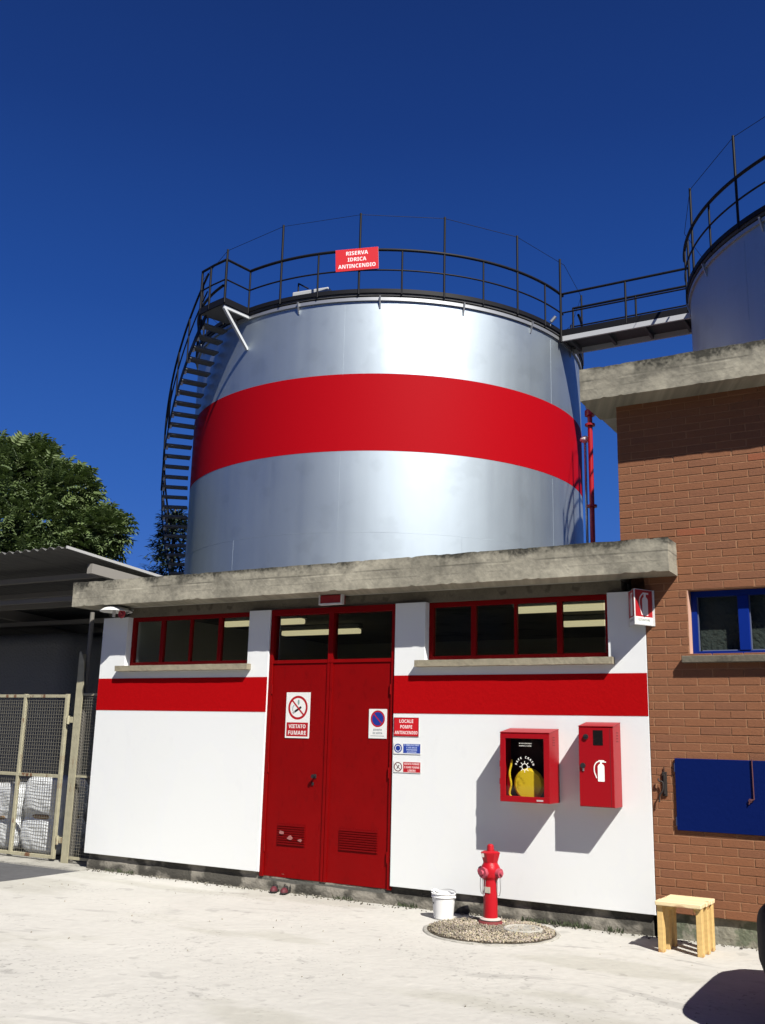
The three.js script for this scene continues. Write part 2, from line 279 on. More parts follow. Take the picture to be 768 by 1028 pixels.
// ------------------------------------------------------------------ brick building
{
  const b = thing('brick_building', 'brown brick building with blue window and thick concrete roof edge', 'building');
  const XR = 7.2, mMortar = mat(0xffffff, { roughness: .95, bumpMap: fineBump, bumpScale: .004, map: texture(512, 512, (u, v) => { const k = .85 + .3 * fbm(u * 30, v * 30, 141, 4); return [.31 * k, .155 * k, .078 * k]; }) });
  const wx0 = .365, wx1 = 2.0, wy0 = 2.275, wy1 = 2.831, zc = -.0022;
  part('wall_core', [box(.002, wx0, .2, 3.225, -.3, zc), box(-.2, wx0, 3.225, 4.6, -.3, zc), box(wx0, wx1, .2, wy0, -.3, zc), box(wx0, wx1, wy1, 4.6, -.3, zc), box(wx1, XR, .2, 4.6, -.3, zc)], mMortar, b);
  part('side_wall', box(-.2, .1, 0, 4.6, -6, -.3), mMortar, b); part('side_wall', box(XR - .3, XR, 0, 4.6, -6, -.3), mMortar, b);
  part('back_wall', box(.1, XR - .3, 0, 4.6, -6, -5.7), mRoom, b);
  part('room_floor', box(.1, XR - .3, 1.2, 1.3, -5.7, -.3), mRoom, b);
  const plG = new THREE.BoxGeometry(7.2, .22, .2, 200, 6, 2); plG.translate(3.605, .085, -.14);
  { const a = plG.attributes.position; for (let i = 0; i < a.count; i++) if (a.getZ(i) > -.06) a.setZ(i, a.getZ(i) + .02 * (fbm(a.getX(i) * 7, a.getY(i) * 9, 177, 4) - .5)); plG.computeVertexNormals(); }
  part('plinth', uvm(plG), mat(0xffffff, { roughness: .95, bumpMap: fineBump, bumpScale: .006, map: texture(1024, 512, (u, v) => { const k = .16 + .16 * fbm(u * 26, v * 13, 181, 5), g = sst(.5, .65, fbm(u * 12, v * 9, 185, 5)); return [k * (1 - .45 * g), k * .95 * (1 - .36 * g), k * .74 * (1 - .45 * g)]; }) }), b);
  // bricks
  const tones = [[.228, .090, .039], [.222, .087, .037], [.234, .094, .041], [.226, .088, .037], [.216, .086, .039], [.236, .092, .038], [.27, .082, .033]];
  const grain = texture(512, 512, (u, v) => { const k = .88 + .24 * fbm(u * 14, v * 14, 191, 5) - .14 * sst(.66, .74, fbm(u * 40, v * 40, 197, 3)); return [k, k, k]; });
  const mats = tones.map((t, i) => { const m = grain.clone(); m.offset.set(i * .37, i * .23); m.needsUpdate = true; return mat(lin(...t), { map: m, roughness: .9, bumpMap: fineBump, bumpScale: .0012 }); });
  const px = .25, py = .0675, L = .2405, H = .0585;
  const geos = new Map();
  const brickGeo = (w) => { const k = w.toFixed(3); if (!geos.has(k)) { const g = new RoundedBoxGeometry(w, H, .05, 1, .0018); g.translate(w / 2, H / 2, -.025); geos.set(k, uvm(g, 3)); } return geos.get(k); };
  const rest = [];
  for (let r = 0; r < 65; r++) {
    const y = .2 + r * py, left = y > 3.225 ? -.2 : .004;
    
    for (let k = -2; k < 30; k++) {
      let a = -.2 + k * px + (r % 2) * px / 2 + .006 * (hash(r, k, 5) - .5), e = a + L;
      if (y + H > wy0 + .012 && y < wy1 - .01) { if (a > wx0 - .02 && e < wx1 + .02) continue; if (a < wx0 && e > wx0) e = wx0; if (a < wx1 && e > wx1) a = wx1; }
      if (e < left + .03) continue; if (a < left) a = left; if (e > XR) e = XR; if (e - a < .03) continue;
      const jy = .0012 * (hash(r, k, 6) - .5), jz = .0022 * hash(r, k, 7), tone = hash(r, k, 8) < .004 ? 6 : Math.floor(hash(r, k, 9) * 5.99);
      const w = Math.round((e - a) / .02) * .02 - .0 || .02;
      if (a < 1.2) { const m = part('brick', brickGeo(Math.min(e - a, Math.abs(e - a - L) < .002 ? L : w)), mats[tone], b); m.position.set(a, y + .004 + jy, jz); }
      else { const g = brickGeo(Math.abs(e - a - L) < .002 ? L : w).clone(); g.translate(a, y + .004 + jy, jz); rest.push(g); }
    }
  }
  const far = part('brick_courses', rest, mats[0], b); far.userData.kind = 'stuff';
  // roof
  const mSlab = mat(0xffffff, { map: fasciaTex(301, 8.2), roughness: .95, bumpMap: stripBump, bumpScale: .0025 });
  part('roof_slab', slabGeo(-.444, 7.7, 4.568, 4.868, -.3, .3, 305), mSlab, b);
  part('roof_slab', uvm(box(-.43, 7.7, 4.572, 4.86, -6.2, -.302), .25), mConcrete, b);
  part('roof_beam', box(-.195, XR - .05, 4.49, 4.571, -.24, -.012), mBeamConcrete, b);
  // blue window
  const w = sub('window', b), mBlue = mat(lin(.002, .020, .20), { roughness: .45, specularIntensity: .3 }), zf = -.10;
  part('reveal', [box(wx0 - .005, wx0 + .006, wy0, wy1, -.26, -.004), box(wx1 - .006, wx1 + .005, wy0, wy1, -.26, -.004)], mat(lin(.62, .36, .26), { roughness: .9 }), w);
  part('frame', [box(wx0 + .008, wx1 - .008, wy0, wy0 + .04, zf - .05, zf), box(wx0 + .008, wx1 - .008, wy1 - .05, wy1 - .002, zf - .05, zf), box(wx0 + .008, wx0 + .055, wy0 + .04, wy1 - .05, zf - .05, zf), box(wx1 - .055, wx1 - .008, wy0 + .04, wy1 - .05, zf - .05, zf)], mBlue, w);
  for (let k = 0; k < 4; k++) {
    const a = wx0 + .055 + (wx1 - wx0 - .11) * k / 4, e = wx0 + .055 + (wx1 - wx0 - .11) * (k + 1) / 4;
    if (k) part('mullion', box(a - .045, a + .045, wy0 + .041, wy1 - .051, zf - .048, zf + .006, .006), mBlue, w);
    part('glazing_bead', [box(a + .03, e - .03, wy0 + .041, wy0 + .05, zf - .03, zf - .012), box(a + (k ? .046 : .001), a + (k ? .053 : .009), wy0 + .041, wy1 - .051, zf - .03, zf - .012)], mat(lin(.10, .12, .20), { roughness: .6 }), w);
    part('pane', box(a + .01, e - .01, wy0 + .036, wy1 - .046, zf - .036, zf - .032), mGlass, w);
  }
  const sg = box(wx0 - .055, wx1 + .055, 2.208, 2.266, -.09, .07, .006); part('sill', sg, mat(lin(.36, .33, .27), { roughness: .9, map: concreteTex, bumpMap: fineBump, bumpScale: .003 }), w);
  for (let k = 0; k < 4; k++) part('curtain', box(wx0 + .06 + k * .385, wx0 + .43 + k * .385, wy0 + .03, wy1, -.19, -.183), mat(lin(.085, .09, .085), { roughness: .95, bumpMap: fineBump, bumpScale: .01 }), w);
}
// blue steel panel on the bricks, its latch rod and the wall bracket
{
  const mPanel = mat(lin(.0008, .009, .088), { roughness: .6, specularIntensity: .15, bumpMap: fineBump, bumpScale: .001 });
  const p = thing('shutter_panel', 'dark blue painted steel shutter panel on the brick wall', 'shutter', [.205, .85, .010]);
  part('panel', box(0, .735, 0, .575, -.004, .012, .004), mPanel, p); part('panel', box(.742, 1.48, -.008, .575, -.004, .014, .004), mPanel, p);
  for (const y of [.07, .5]) part('hinge', rod(V(-.004, y - .035, .006), V(-.004, y + .035, .006), .007), mat(lin(.01, .02, .07), { roughness: .6 }), p);
  const mRust = mat(lin(.10, .03, .035), { roughness: .8 });
  part('latch_rod', [rod(V(.615, .585, .022), V(.615, .272, .022), .005), rod(V(.615, .272, .022), V(.585, .262, .024), .006), rod(V(.585, .262, .024), V(.575, .235, .024), .005)], mRust, p);
  part('latch_eye', new THREE.TorusGeometry(.012, .004, 6, 12).translate(.587, .262, .024), mRust, p);
  const k = thing('wall_bracket', 'rusty dark iron bracket with hanging hook on the brick wall', 'bracket', [.113, 1.10, 0]);
  const mI = mat(lin(.035, .028, .025), { roughness: .7, metalness: .4 });
  part('plate', [box(-.018, .02, .015, .21, -.002, .016, .003), box(-.006, .010, .03, .19, .016, .026, .003)], mI, k); part('pin', rod(V(0, .205, .012), V(0, .25, .012), .004), mI, k);
  part('hook', new THREE.TubeGeometry(new THREE.CatmullRomCurve3([V(-.045, .155, .03), V(-.04, .135, .04), V(-.012, .13, .035), V(-.012, .06, .035), V(-.035, .02, .04), V(-.042, -.035, .04)]), 24, .007, 6), mI, k);
}

// ------------------------------------------------------------------ tanks
const alu = new THREE.MeshStandardMaterial({ color: lin(.415, .47, .51), metalness: 1, roughness: .63, map: texture(1024, 512, (u, v) => { const k = .95 + .08 * (fbm(u * 34, v * 9, 225, 5) - .5) + .06 * (fbm(u * 220, v * 2.2, 227, 4) - .5) - .05 * sst(.6, .72, fbm(u * 70, v * 26, 229, 4)); return [k, k, k]; }), bumpMap: texture(1024, 256, (u, v) => .75 * fbm(u * 30, v * 10, 211, 5) + .25 * fbm(u * 160, v * 40, 215, 3), false), bumpScale: .003,
  roughnessMap: texture(1024, 512, (u, v) => .9 + .07 * (fbm(u * 40, v * 14, 221, 5) - .5) + .08 * (fbm(u * 160, v * 3, 223, 4) - .5), false) });
const bandRed = mat(lin(.36, .0015, .006), { roughness: .6, specularIntensity: .12 });
function ringSector(r0, r1, y0, y1, a0, a1, n) { // degrees from +z towards +x
  const s = new THREE.Shape(); const A = (r, d) => [r * Math.sin(d * Math.PI / 180), -r * Math.cos(d * Math.PI / 180)];
  for (let i = 0; i <= n; i++) { const q = A(r1, a0 + (a1 - a0) * i / n); i ? s.lineTo(...q) : s.moveTo(...q); }
  for (let i = n; i >= 0; i--) s.lineTo(...A(r0, a0 + (a1 - a0) * i / n));
  const g = new THREE.ExtrudeGeometry(s, { depth: y1 - y0, bevelEnabled: false, curveSegments: 1 }); g.rotateX(-Math.PI / 2); g.translate(0, y0, 0); return toCreasedNormals(g, .5);
}
const polar = (r, deg, y) => V(r * Math.sin(deg * Math.PI / 180), y, r * Math.cos(deg * Math.PI / 180));
function arcTube(r, y, a0, a1, t, seg = 8) {
  const n = Math.max(2, Math.round(Math.abs(a1 - a0) / 2.5)), pts = []; for (let i = 0; i <= n; i++) pts.push(polar(r, a0 + (a1 - a0) * i / n, y));
  return new THREE.TubeGeometry(new THREE.CatmullRomCurve3(pts), n * 2, t, seg);
}
const polyTube = (pts, t, seg = 7) => merge(pts.slice(1).map((p, i) => rod(pts[i], p, t, seg)));
function tank(label, x, z, o) {
  const t = thing('water_tank', label, 'tank', [x, 0, z], 'cylindrical water tanks'), R = 5, YD = 10.98;
  const cg = new THREE.CylinderGeometry(R, R, YD - .17, 160, 24, true); cg.translate(0, (YD - .17) / 2, 0);
  const shell = part('shell', cg, o.skin, t);
  if (o.band) part('red_band', new THREE.CylinderGeometry(R + .003, R + .003, 9.08 - 7.367, 160, 1, true).translate(0, (9.08 + 7.367) / 2, 0), bandRed, t);
  // weld seams of the plates
  const lv = [0, 1.85, 3.7, 5.62, 7.3, 9.05, 10.75];
  for (let k = 1; k < lv.length - 1; k++) if (k < 4) part('weld_seam', new THREE.TorusGeometry(R, .0025, 4, 160).rotateX(Math.PI / 2).translate(0, lv[k], 0), alu, t);
  for (let k = 0; k < lv.length - 1; k++) for (let i = 0; i < 6; i++) { const a = 18.4 + i * 60 + (k % 2 ? 0 : 30); if (k === 4) continue; const p = polar(R, a, lv[k]), q = polar(R, a, lv[k + 1] - (k === 5 ? .1 : 0)); part('weld_seam', rod(p, q, .003, 5), alu, t); }
  part('roof', new THREE.ConeGeometry(4.95, .45, 96, 1, true).translate(0, YD - .14 + .225, 0), alu, t);
  part('rim_ring', ringSector(4.98, 5.045, YD - .235, YD - .16, 0, 359.9, 144), mGalv, t);
  part('walkway', ringSector(4.25, 5.06, YD - .13, YD - .07, 0, 359.9, 144), mat(lin(.05, .05, .052), { roughness: .8 }), t);
  part('toe_board', ringSector(5.06, 5.09, YD - .075, YD + .02, o.gap[1] - 360, o.gap[0], 136), mRailBlack, t);
  // deck brackets
  for (let i = 0; i < 34; i++) { const a = .7 + 5.3 + 10.6 * i; if (i % 2) continue; part('deck_bracket', bar(polar(4.99, a, YD - .40), polar(5.075, a, YD - .14), .03, .05), mGalv, t); }
  const rl = sub('railing', t), skip = (a) => o.skip.some(([p, q]) => { const d = ((a - p) % 360 + 360) % 360; return d < q - p; });
  const tall = [];
  for (let i = -1; i < 33; i++) {
    const a = .7 + 10.58 * i; const isTall = ((i % 2) + 2) % 2 === 0; if (isTall) tall.push(a);
    if (skip(a)) continue;
    part(isTall ? 'tall_post' : 'post', rod(polar(5.08, a, YD - .1), polar(5.08, a, YD + (isTall ? 1.83 : .95)), isTall ? .026 : .022, 8), mRailBlack, rl);
  }
  for (const [a0, a1] of o.rails) { part('top_rail', arcTube(5.08, YD + .94, a0, a1, .034), mRailBlack, rl); part('mid_rail', arcTube(5.08, YD + .46, a0, a1, .019), mRailBlack, rl); }
  for (let i = 0; i < tall.length; i++) part('wire', rod(polar(5.08, tall[i], YD + 1.8), polar(5.08, tall[(i + 1) % tall.length], YD + 1.8), .006, 4), mRailBlack, rl);
  return { t, YD };
}
const T1 = [-10.031, -12.92], T2 = [3.0, -12.8];
{
  const { t, YD } = tank('big silver water tank with red band, spiral stair and a sign on its railing', T1[0], T1[1], { skin: alu, band: true, gap: [-19, -9.9], skip: [[-19, -11], [82, 97.5]], rails: [[-9.9, 84], [97.5, 338]] });
  // landing, stair
  const st = sub('staircase', t), mTread = mat(lin(.13, .14, .155), { roughness: .6, metalness: .3 }), mWhiteSteel = mat(lin(.55, .57, .58), { roughness: .5 });
  const RO = 5.80, A0 = -9.9, A1 = -19;
  part('landing', ringSector(5.06, RO, YD - .13, YD - .08, A1, A0, 8), mTread, st);
  part('landing_edge', [bar(polar(5.0, A0, YD - .055), polar(RO, A0, YD - .055), .03, .15), ...[0, 1, 2, 3].map((k) => bar(polar(RO, A0 + (A1 - A0) * k / 4, YD - .055), polar(RO, A0 + (A1 - A0) * (k + 1) / 4, YD - .055), .03, .15))], mRailBlack, st);
  part('landing_beam', bar(polar(5.0, A0 - .4, YD - .18), polar(RO - .02, A0 - .4, YD - .18), .05, .07), mWhiteSteel, st);
  part('landing_brace', bar(polar(5.0, A0 - .6, YD - .95), polar(RO - .04, A0 - .4, YD - .2), .06, .06), mWhiteSteel, st);
  const P = (deg, h, r = RO) => polar(r, deg, YD + h);
  for (const d of [A0, (A0 + A1) / 2 - 1, A1]) part('landing_post', rod(P(d, -.1), P(d, .95), .026), mRailBlack, st);
  part('landing_rail', [polyTube([P(A0, .94, 5.08), P(A0, .94), P((A0 + A1) / 2, .94), P(A1, .94)], .03), polyTube([P(A0, .46, 5.08), P(A0, .46), P((A0 + A1) / 2, .46), P(A1, .46)], .019)], mRailBlack, st);
  const N = 50, step = 2.02, rise = .212, RI = 5.06, RS = 5.68;
  const tg = new THREE.BoxGeometry(RS - RI, .045, .24); tg.translate((RI + RS) / 2, 0, 0); const tread = uvm(tg);
  const hy = (i) => YD - .1 - rise * i, ha = (i) => A1 - step * (i - .5);
  for (let i = 1; i <= N; i++) {
    const m = part('tread', tread, mTread, st); m.position.y = hy(i); m.rotation.y = (ha(i) - 90) * Math.PI / 180;
    if (i % 1 === 0) { const c = part('tread_clip', box(RS - .055, RS - .005, -.10, -.02, -.03, .03), mWhiteSteel, m); }
  }
  const helix = (r, dh, tk, i0 = 0, i1 = N + 1) => { const pts = []; for (let i = i0; i <= i1; i += .5) pts.push(polar(r, ha(i), hy(i) + dh)); return new THREE.TubeGeometry(new THREE.CatmullRomCurve3(pts), pts.length * 2, tk, 6); };
  const stringer = (r) => { const pos = [], idx = [], n = (N + 1) * 2; for (let k = 0; k <= n; k++) { const i = k / 2; for (const [dr, dy] of [[-.006, .07], [.006, .07], [.006, -.13], [-.006, -.13]]) { const p = polar(r + dr, ha(i), hy(i) + dy); pos.push(p.x, p.y, p.z); } } for (let k = 0; k < n; k++) for (let q = 0; q < 4; q++) { const a = k * 4 + q, b = k * 4 + (q + 1) % 4; idx.push(a, b, a + 4, b, b + 4, a + 4); } const g = new THREE.BufferGeometry(); g.setAttribute('position', new THREE.Float32BufferAttribute(pos, 3)); g.setIndex(idx); g.computeVertexNormals(); g.setAttribute('uv', new THREE.Float32BufferAttribute(new Float32Array(pos.length / 3 * 2), 2)); return g; };
  part('outer_stringer', stringer(RS + .01), mRailBlack, st);
  part('handrail', helix(RS + .02, 1.0, .026), mRailBlack, st); part('stair_mid_rail', helix(RS + .02, .55, .017), mRailBlack, st);
  for (let i = 1; i <= N; i += 3) part('stair_post', rod(polar(RS + .02, ha(i), hy(i) - .1), polar(RS + .02, ha(i), hy(i) + 1.0), .02, 7), mRailBlack, st);
  // hatch on the roof edge
  const h = sub('roof_hatch', t), hp = polar(4.55, 8, YD);
  h.position.copy(hp); h.rotation.y = 8 * Math.PI / 180; part('hatch_box', box(-.45, .45, -.1, .24, -.3, .3, .03), mat(lin(.42, .43, .43), { roughness: .6 }), h); part('hatch_handle', polyTube([V(-.35, .22, .2), V(-.35, .48, .2), V(-.1, .32, .2)], .018), mRailBlack, h);
  // camera-like lamp on the rail beside the bridge
  part('rail_lamp', [rod(polar(5.1, 77, YD + .05), polar(5.2, 77.5, YD + .17), .04, 10), rod(polar(5.08, 77, YD - .05), polar(5.1, 77, YD + .06), .012)], mGalv, t);
}
tank('dark silver water tank standing behind the brick building', T2[0], T2[1], { skin: alu, gap: [-95, -80], skip: [[-97, -80]], rails: [[-80, 263]] });

// catwalk between the two tanks
{
  const c = thing('catwalk_bridge', 'steel catwalk with black handrails joining the two tank tops', 'catwalk', [-3.5, 10.98, -12.72]);
  const x0 = -1.50, x1 = 1.52, zf = .46, mL = mat(lin(.5, .51, .52), { roughness: .5 }), mU = mat(lin(.10, .10, .105), { roughness: .8 });
  for (const s of [1, -1]) {
    part('side_beam', [box(x0, x1, -.26, -.14, s > 0 ? zf - .06 : -zf, s > 0 ? zf : -zf + .06)], mL, c);
    part('toe_board', box(x0, x1, -.139, .02, s > 0 ? zf - .012 : -zf, s > 0 ? zf : -zf + .012), mRailBlack, c);
    part('top_rail', rod(V(x0, .94, s * (zf - .02)), V(x1, .94, s * (zf - .02)), .03), mRailBlack, c); part('mid_rail', rod(V(x0, .46, s * (zf - .02)), V(x1, .46, s * (zf - .02)), .02), mRailBlack, c);
    for (const x of [x0 + .01, (x0 + x1) / 2 + .05, x1 - .02]) part('post', rod(V(x, -.1, s * (zf - .02)), V(x, .94, s * (zf - .02)), .026), mRailBlack, c);
  }
  for (let k = 0; k < 6; k++) part('floor_plate', box(x0 + .503 * k + .002, x0 + .503 * (k + 1) - .002, -.135, -.12, -zf + .014, zf - .014), mU, c);
  for (let k = 0; k < 4; k++) { const x = x0 + .2 + k * .87; part('cross_beam', box(x - .03, x + .03, -.24, -.137, -zf + .062, zf - .062), mU, c); }
  part('tall_pole', rod(V(x0 + .02, -.3, zf + .03), V(x0 + .02, 1.83, zf + .03), .03), mRailBlack, c); part('tall_pole', rod(V(x1 + .0, -.2, zf + .03), V(x1 + .0, 1.7, zf + .03), .026), mRailBlack, c);
}

// fire-water riser and cable duct on the tank's flank
{
  const a = 94.5, p = polar(5.36, a, 0).add(V(T1[0], 0, T1[1])), r = thing('standpipe', 'red fire-water riser pipe running up the flank of the silver tank', 'pipe', [p.x, 0, p.z]);
  part('riser', rod(V(0, 0, 0), V(0, 9.15, 0), .058, 16), mRed, r);
  for (const y of [6.9, 8.9]) part('flange', rod(V(0, y, 0), V(0, y + .05, 0), .12, 16), mRed, r);
  part('elbow', [rod(V(0, 9.15, 0), V(0, 9.28, 0), .12, 14)], mRed, r);
  part('valve_cap', new THREE.SphereGeometry(.085, 12, 8).translate(-.02, 9.38, 0), mat(lin(.6, .55, .55), { roughness: .5 }), r);
  const q = polar(5.20, 96, 0).add(V(T1[0], 0, T1[1])), d = thing('cable_conduit', 'thin grey conduit with white bracket beside the red riser', 'pipe', [q.x, 0, q.z]);
  part('conduit', rod(V(0, 0, 0), V(0, 8.6, 0), .03, 10), mGalv, d); part('bracket', new THREE.SphereGeometry(.11, 12, 8).scale(1.2, .8, 1).translate(0, 8.62, 0), mat(lin(.75, .75, .75), { roughness: .5 }), d);
}

// ------------------------------------------------------------------ signs
function canvas(w, h, f) { const c = document.createElement('canvas'); c.width = w; c.height = h; const g = c.getContext('2d'); f(g, w, h); const t = new THREE.CanvasTexture(c); t.colorSpace = THREE.SRGBColorSpace; t.magFilter = THREE.LinearFilter; t.anisotropy = 8; return t; }
function plate(name, label, w, h, pos, draw, ry = 0, cat = 'sign', px = 900) {
  const s = thing(name, label, cat, pos); s.rotation.y = ry;
  part('plate', box(-w / 2, w / 2, -h / 2, h / 2, .0012, .0045, .001), mat(lin(.7, .7, .7), { roughness: .5 }), s);
  const g = new THREE.PlaneGeometry(w - .003, h - .003); g.translate(0, 0, .0062);
  part('print', g, mat(0xffffff, { map: canvas(Math.round(w * px), Math.round(h * px), draw), roughness: .45 }), s); return s;
}
const fitText = (g, t, x, y, w, size, weight = 'bold') => { g.font = `${weight} ${size}px sans-serif`; g.textAlign = 'center'; g.textBaseline = 'middle'; g.save(); g.translate(x, y); const m = g.measureText(t).width; if (m > w) g.scale(w / m, 1); g.fillText(t, 0, 0); g.restore(); };
const RED = '#a80f18', WHT = '#e2e2de', BLU = '#15318a';
const noRing = (g, x, y, r, red = RED, slash = true) => { g.strokeStyle = red; g.lineWidth = r * .2; g.beginPath(); g.arc(x, y, r * .9, 0, 7); g.stroke(); if (slash) { g.lineWidth = r * .14; g.beginPath(); g.moveTo(x - r * .62, y - r * .62); g.lineTo(x + r * .62, y + r * .62); g.stroke(); } };
plate('no_smoking_sign', 'white and red no smoking sign reading VIETATO FUMARE on the door', .30, .465, [-3.648, 1.737, -.036], (g, w, h) => {
  g.fillStyle = WHT; g.fillRect(0, 0, w, h); const x = w / 2, y = h * .335, r = w * .41;
  g.fillStyle = '#111'; g.save(); g.translate(x, y + r * .15); g.rotate(-.55); g.fillRect(-r * .35, -r * .09, r * .75, r * .18); g.fillStyle = '#999'; g.fillRect(-r * .62, -r * .09, r * .27, r * .18); g.restore();
  g.fillStyle = '#7b9a94'; g.beginPath(); g.ellipse(x + r * .05, y - r * .45, r * .1, r * .22, 0, 0, 7); g.fill(); g.strokeStyle = '#9aa'; g.lineWidth = r * .1; g.beginPath(); g.moveTo(x - r * .5, y + r * .3); g.quadraticCurveTo(x - r * .6, y - r * .1, x - r * .38, y - r * .2); g.stroke();
  noRing(g, x, y, r); g.fillStyle = RED; g.fillRect(w * .05, h * .66, w * .9, h * .305); g.fillStyle = WHT; fitText(g, 'VIETATO', x, h * .745, w * .72, h * .115); fitText(g, 'FUMARE', x, h * .885, w * .78, h * .125);
});
plate('no_parking_sign', 'small white sign with blue and red no parking disc on the door', .205, .285, [-2.688, 1.664, -.036], (g, w, h) => {
  g.fillStyle = WHT; g.fillRect(0, 0, w, h); const x = w / 2, y = h * .33, r = w * .40; g.fillStyle = BLU; g.beginPath(); g.arc(x, y, r, 0, 7); g.fill(); noRing(g, x, y, r, '#b01824');
  g.fillStyle = '#4a5a62'; fitText(g, 'DIVIETO', x, h * .715, w * .7, h * .09); fitText(g, 'DI SOSTA', x, h * .825, w * .76, h * .09); g.fillRect(w * .12, h * .91, w * .76, h * .015);
});
plate('pump_room_sign', 'red sign reading LOCALE POMPE ANTINCENDIO on the white wall', .277, .182, [-2.348, 1.638, .0], (g, w, h) => {
  g.fillStyle = '#c4121c'; g.fillRect(0, 0, w, h); g.strokeStyle = '#8d0d14'; g.lineWidth = 6; g.strokeRect(3, 3, w - 6, h - 6); g.fillStyle = '#efe6e2'; fitText(g, 'LOCALE', w / 2, h * .2, w * .58, h * .25); fitText(g, 'POMPE', w / 2, h * .5, w * .5, h * .25); fitText(g, 'ANTINCENDIO', w / 2, h * .8, w * .92, h * .24);
});
plate('hearing_protection_sign', 'small blue and white mandatory protection sign below the red pump sign', .297, .104, [-2.335, 1.434, .0], (g, w, h) => {
  g.fillStyle = WHT; g.fillRect(0, 0, w, h); g.fillStyle = BLU; g.beginPath(); g.arc(w * .165, h * .48, h * .42, 0, 7); g.fill(); g.strokeStyle = WHT; g.lineWidth = h * .07; g.beginPath(); g.arc(w * .165, h * .48, h * .28, 0, 7); g.stroke(); g.fillStyle = '#26419a'; g.fillRect(w * .36, h * .06, w * .63, h * .86);
  g.fillStyle = '#cfd8ea'; ["È OBBLIGATORIO", "L'USO DELLE", 'PROTEZIONI', 'ACUSTICHE'].forEach((s, i) => fitText(g, s, w * .675, h * (.17 + i * .215), w * .55, h * .19));
});
plate('no_flames_sign', 'small red and white no naked flames sign, lowest on the white wall', .297, .106, [-2.332, 1.262, .0], (g, w, h) => {
  g.fillStyle = WHT; g.fillRect(0, 0, w, h); g.fillStyle = '#222'; g.save(); g.translate(w * .165, h * .5); g.rotate(.6); g.fillRect(-h * .04, -h * .2, h * .09, h * .42); g.restore(); noRing(g, w * .165, h * .5, h * .43, '#5d2024'); g.fillStyle = '#b3141e'; g.fillRect(w * .36, h * .04, w * .63, h * .92);
  g.fillStyle = '#ecdcd8'; ['VIETATO FUMARE', 'E USARE FIAMME', 'LIBERE'].forEach((s, i) => fitText(g, s, w * .675, h * (.2 + i * .3), i < 2 ? w * .57 : w * .3, h * .27));
});
{ // sign on the tank railing
  const a = 21.3, p = polar(5.125, a, 11.70).add(V(T1[0], 0, T1[1]));
  plate('tank_sign', 'red sign reading RISERVA IDRICA ANTINCENDIO on the tank railing', .95, .52, [p.x, p.y - .02, p.z], (g, w, h) => { g.fillStyle = '#c8121d'; g.fillRect(0, 0, w, h); g.fillStyle = '#f1ebe8'; fitText(g, 'RISERVA', w / 2, h * .2, w * .55, h * .24); fitText(g, 'IDRICA', w / 2, h * .49, w * .44, h * .24); fitText(g, 'ANTINCENDIO', w / 2, h * .79, w * .88, h * .24); }, a * Math.PI / 180, 'sign', 500).rotation.z = .045;
}
{ // folded extinguisher sign under the eaves
  const s = thing('extinguisher_sign', 'folded red and white fire extinguisher sign projecting under the eaves', 'sign', [-.035, 2.53, .006]); s.scale.x = .84;
  const art = canvas(300, 400, (g, w, h) => {
    g.fillStyle = '#a5121b'; g.fillRect(0, 0, w, h); g.fillStyle = WHT; g.fillRect(0, h * .78, w, h * .22); g.fillStyle = '#4c5a4c'; fitText(g, 'ESTINTORE', w / 2, h * .87, w * .86, h * .10);
    g.fillStyle = WHT; g.beginPath(); g.roundRect(w * .40, h * .20, w * .34, h * .54, [w * .14, w * .14, w * .03, w * .03]); g.fill(); g.fillRect(w * .5, h * .1, w * .13, h * .12); g.fillRect(w * .44, h * .07, w * .34, h * .05);
    g.strokeStyle = WHT; g.lineWidth = w * .055; g.beginPath(); g.moveTo(w * .46, h * .1); g.quadraticCurveTo(w * .12, h * .25, w * .30, h * .55); g.lineTo(w * .38, h * .73); g.stroke();
  });
  const half = (x0, z0, x1, z1, n) => {
    const L = Math.hypot(x1 - x0, z1 - z0), m = new THREE.Group(); m.name = 'panel'; m.position.set(x0, 0, z0); m.rotation.y = -Math.atan2(z1 - z0, x1 - x0); s.add(m);
    part('sheet', box(0, L, 0, .31, -.006, .0, .001), mat(lin(.75, .75, .73), { roughness: .5 }), m);
    const g = new THREE.PlaneGeometry(L - .016, .298); g.translate(L / 2, .155, .0025); part('print', g, mat(0xffffff, { map: art, roughness: .5 }), m);
  };
  half(-.125, .0, -.005, .195); half(.0, .195, .125, .0);
  part('flange', [box(.126, .142, 0, .31, -.004, .002), box(-.145, -.128, 0, .31, -.004, .002)], mat(lin(.75, .75, .73), { roughness: .5 }), s);
  part('top_cap', new THREE.ExtrudeGeometry(new THREE.Shape([new THREE.Vector2(-.12, 0), new THREE.Vector2(.12, 0), new THREE.Vector2(0, -.185)]), { depth: .004, bevelEnabled: false }).rotateX(-Math.PI / 2).translate(0, .304, 0), mat(lin(.5, .5, .5), { roughness: .5 }), s);
}
{ // plate above the door
  const l = thing('door_plate', 'small red plate with white rim under the roof above the door', 'sign', [-3.2, 2.85, .02]);
  part('box', box(-.125, .125, .012, .10, 0, .095, .006), mat(lin(.28, .01, .012), { roughness: .5 }), l);
  part('rim', [box(-.14, .14, 0, .016, .05, .1), box(-.14, -.126, .016, .104, .05, .1), box(.126, .14, .016, .104, .05, .1)], mat(lin(.72, .7, .68), { roughness: .5 }), l);
}
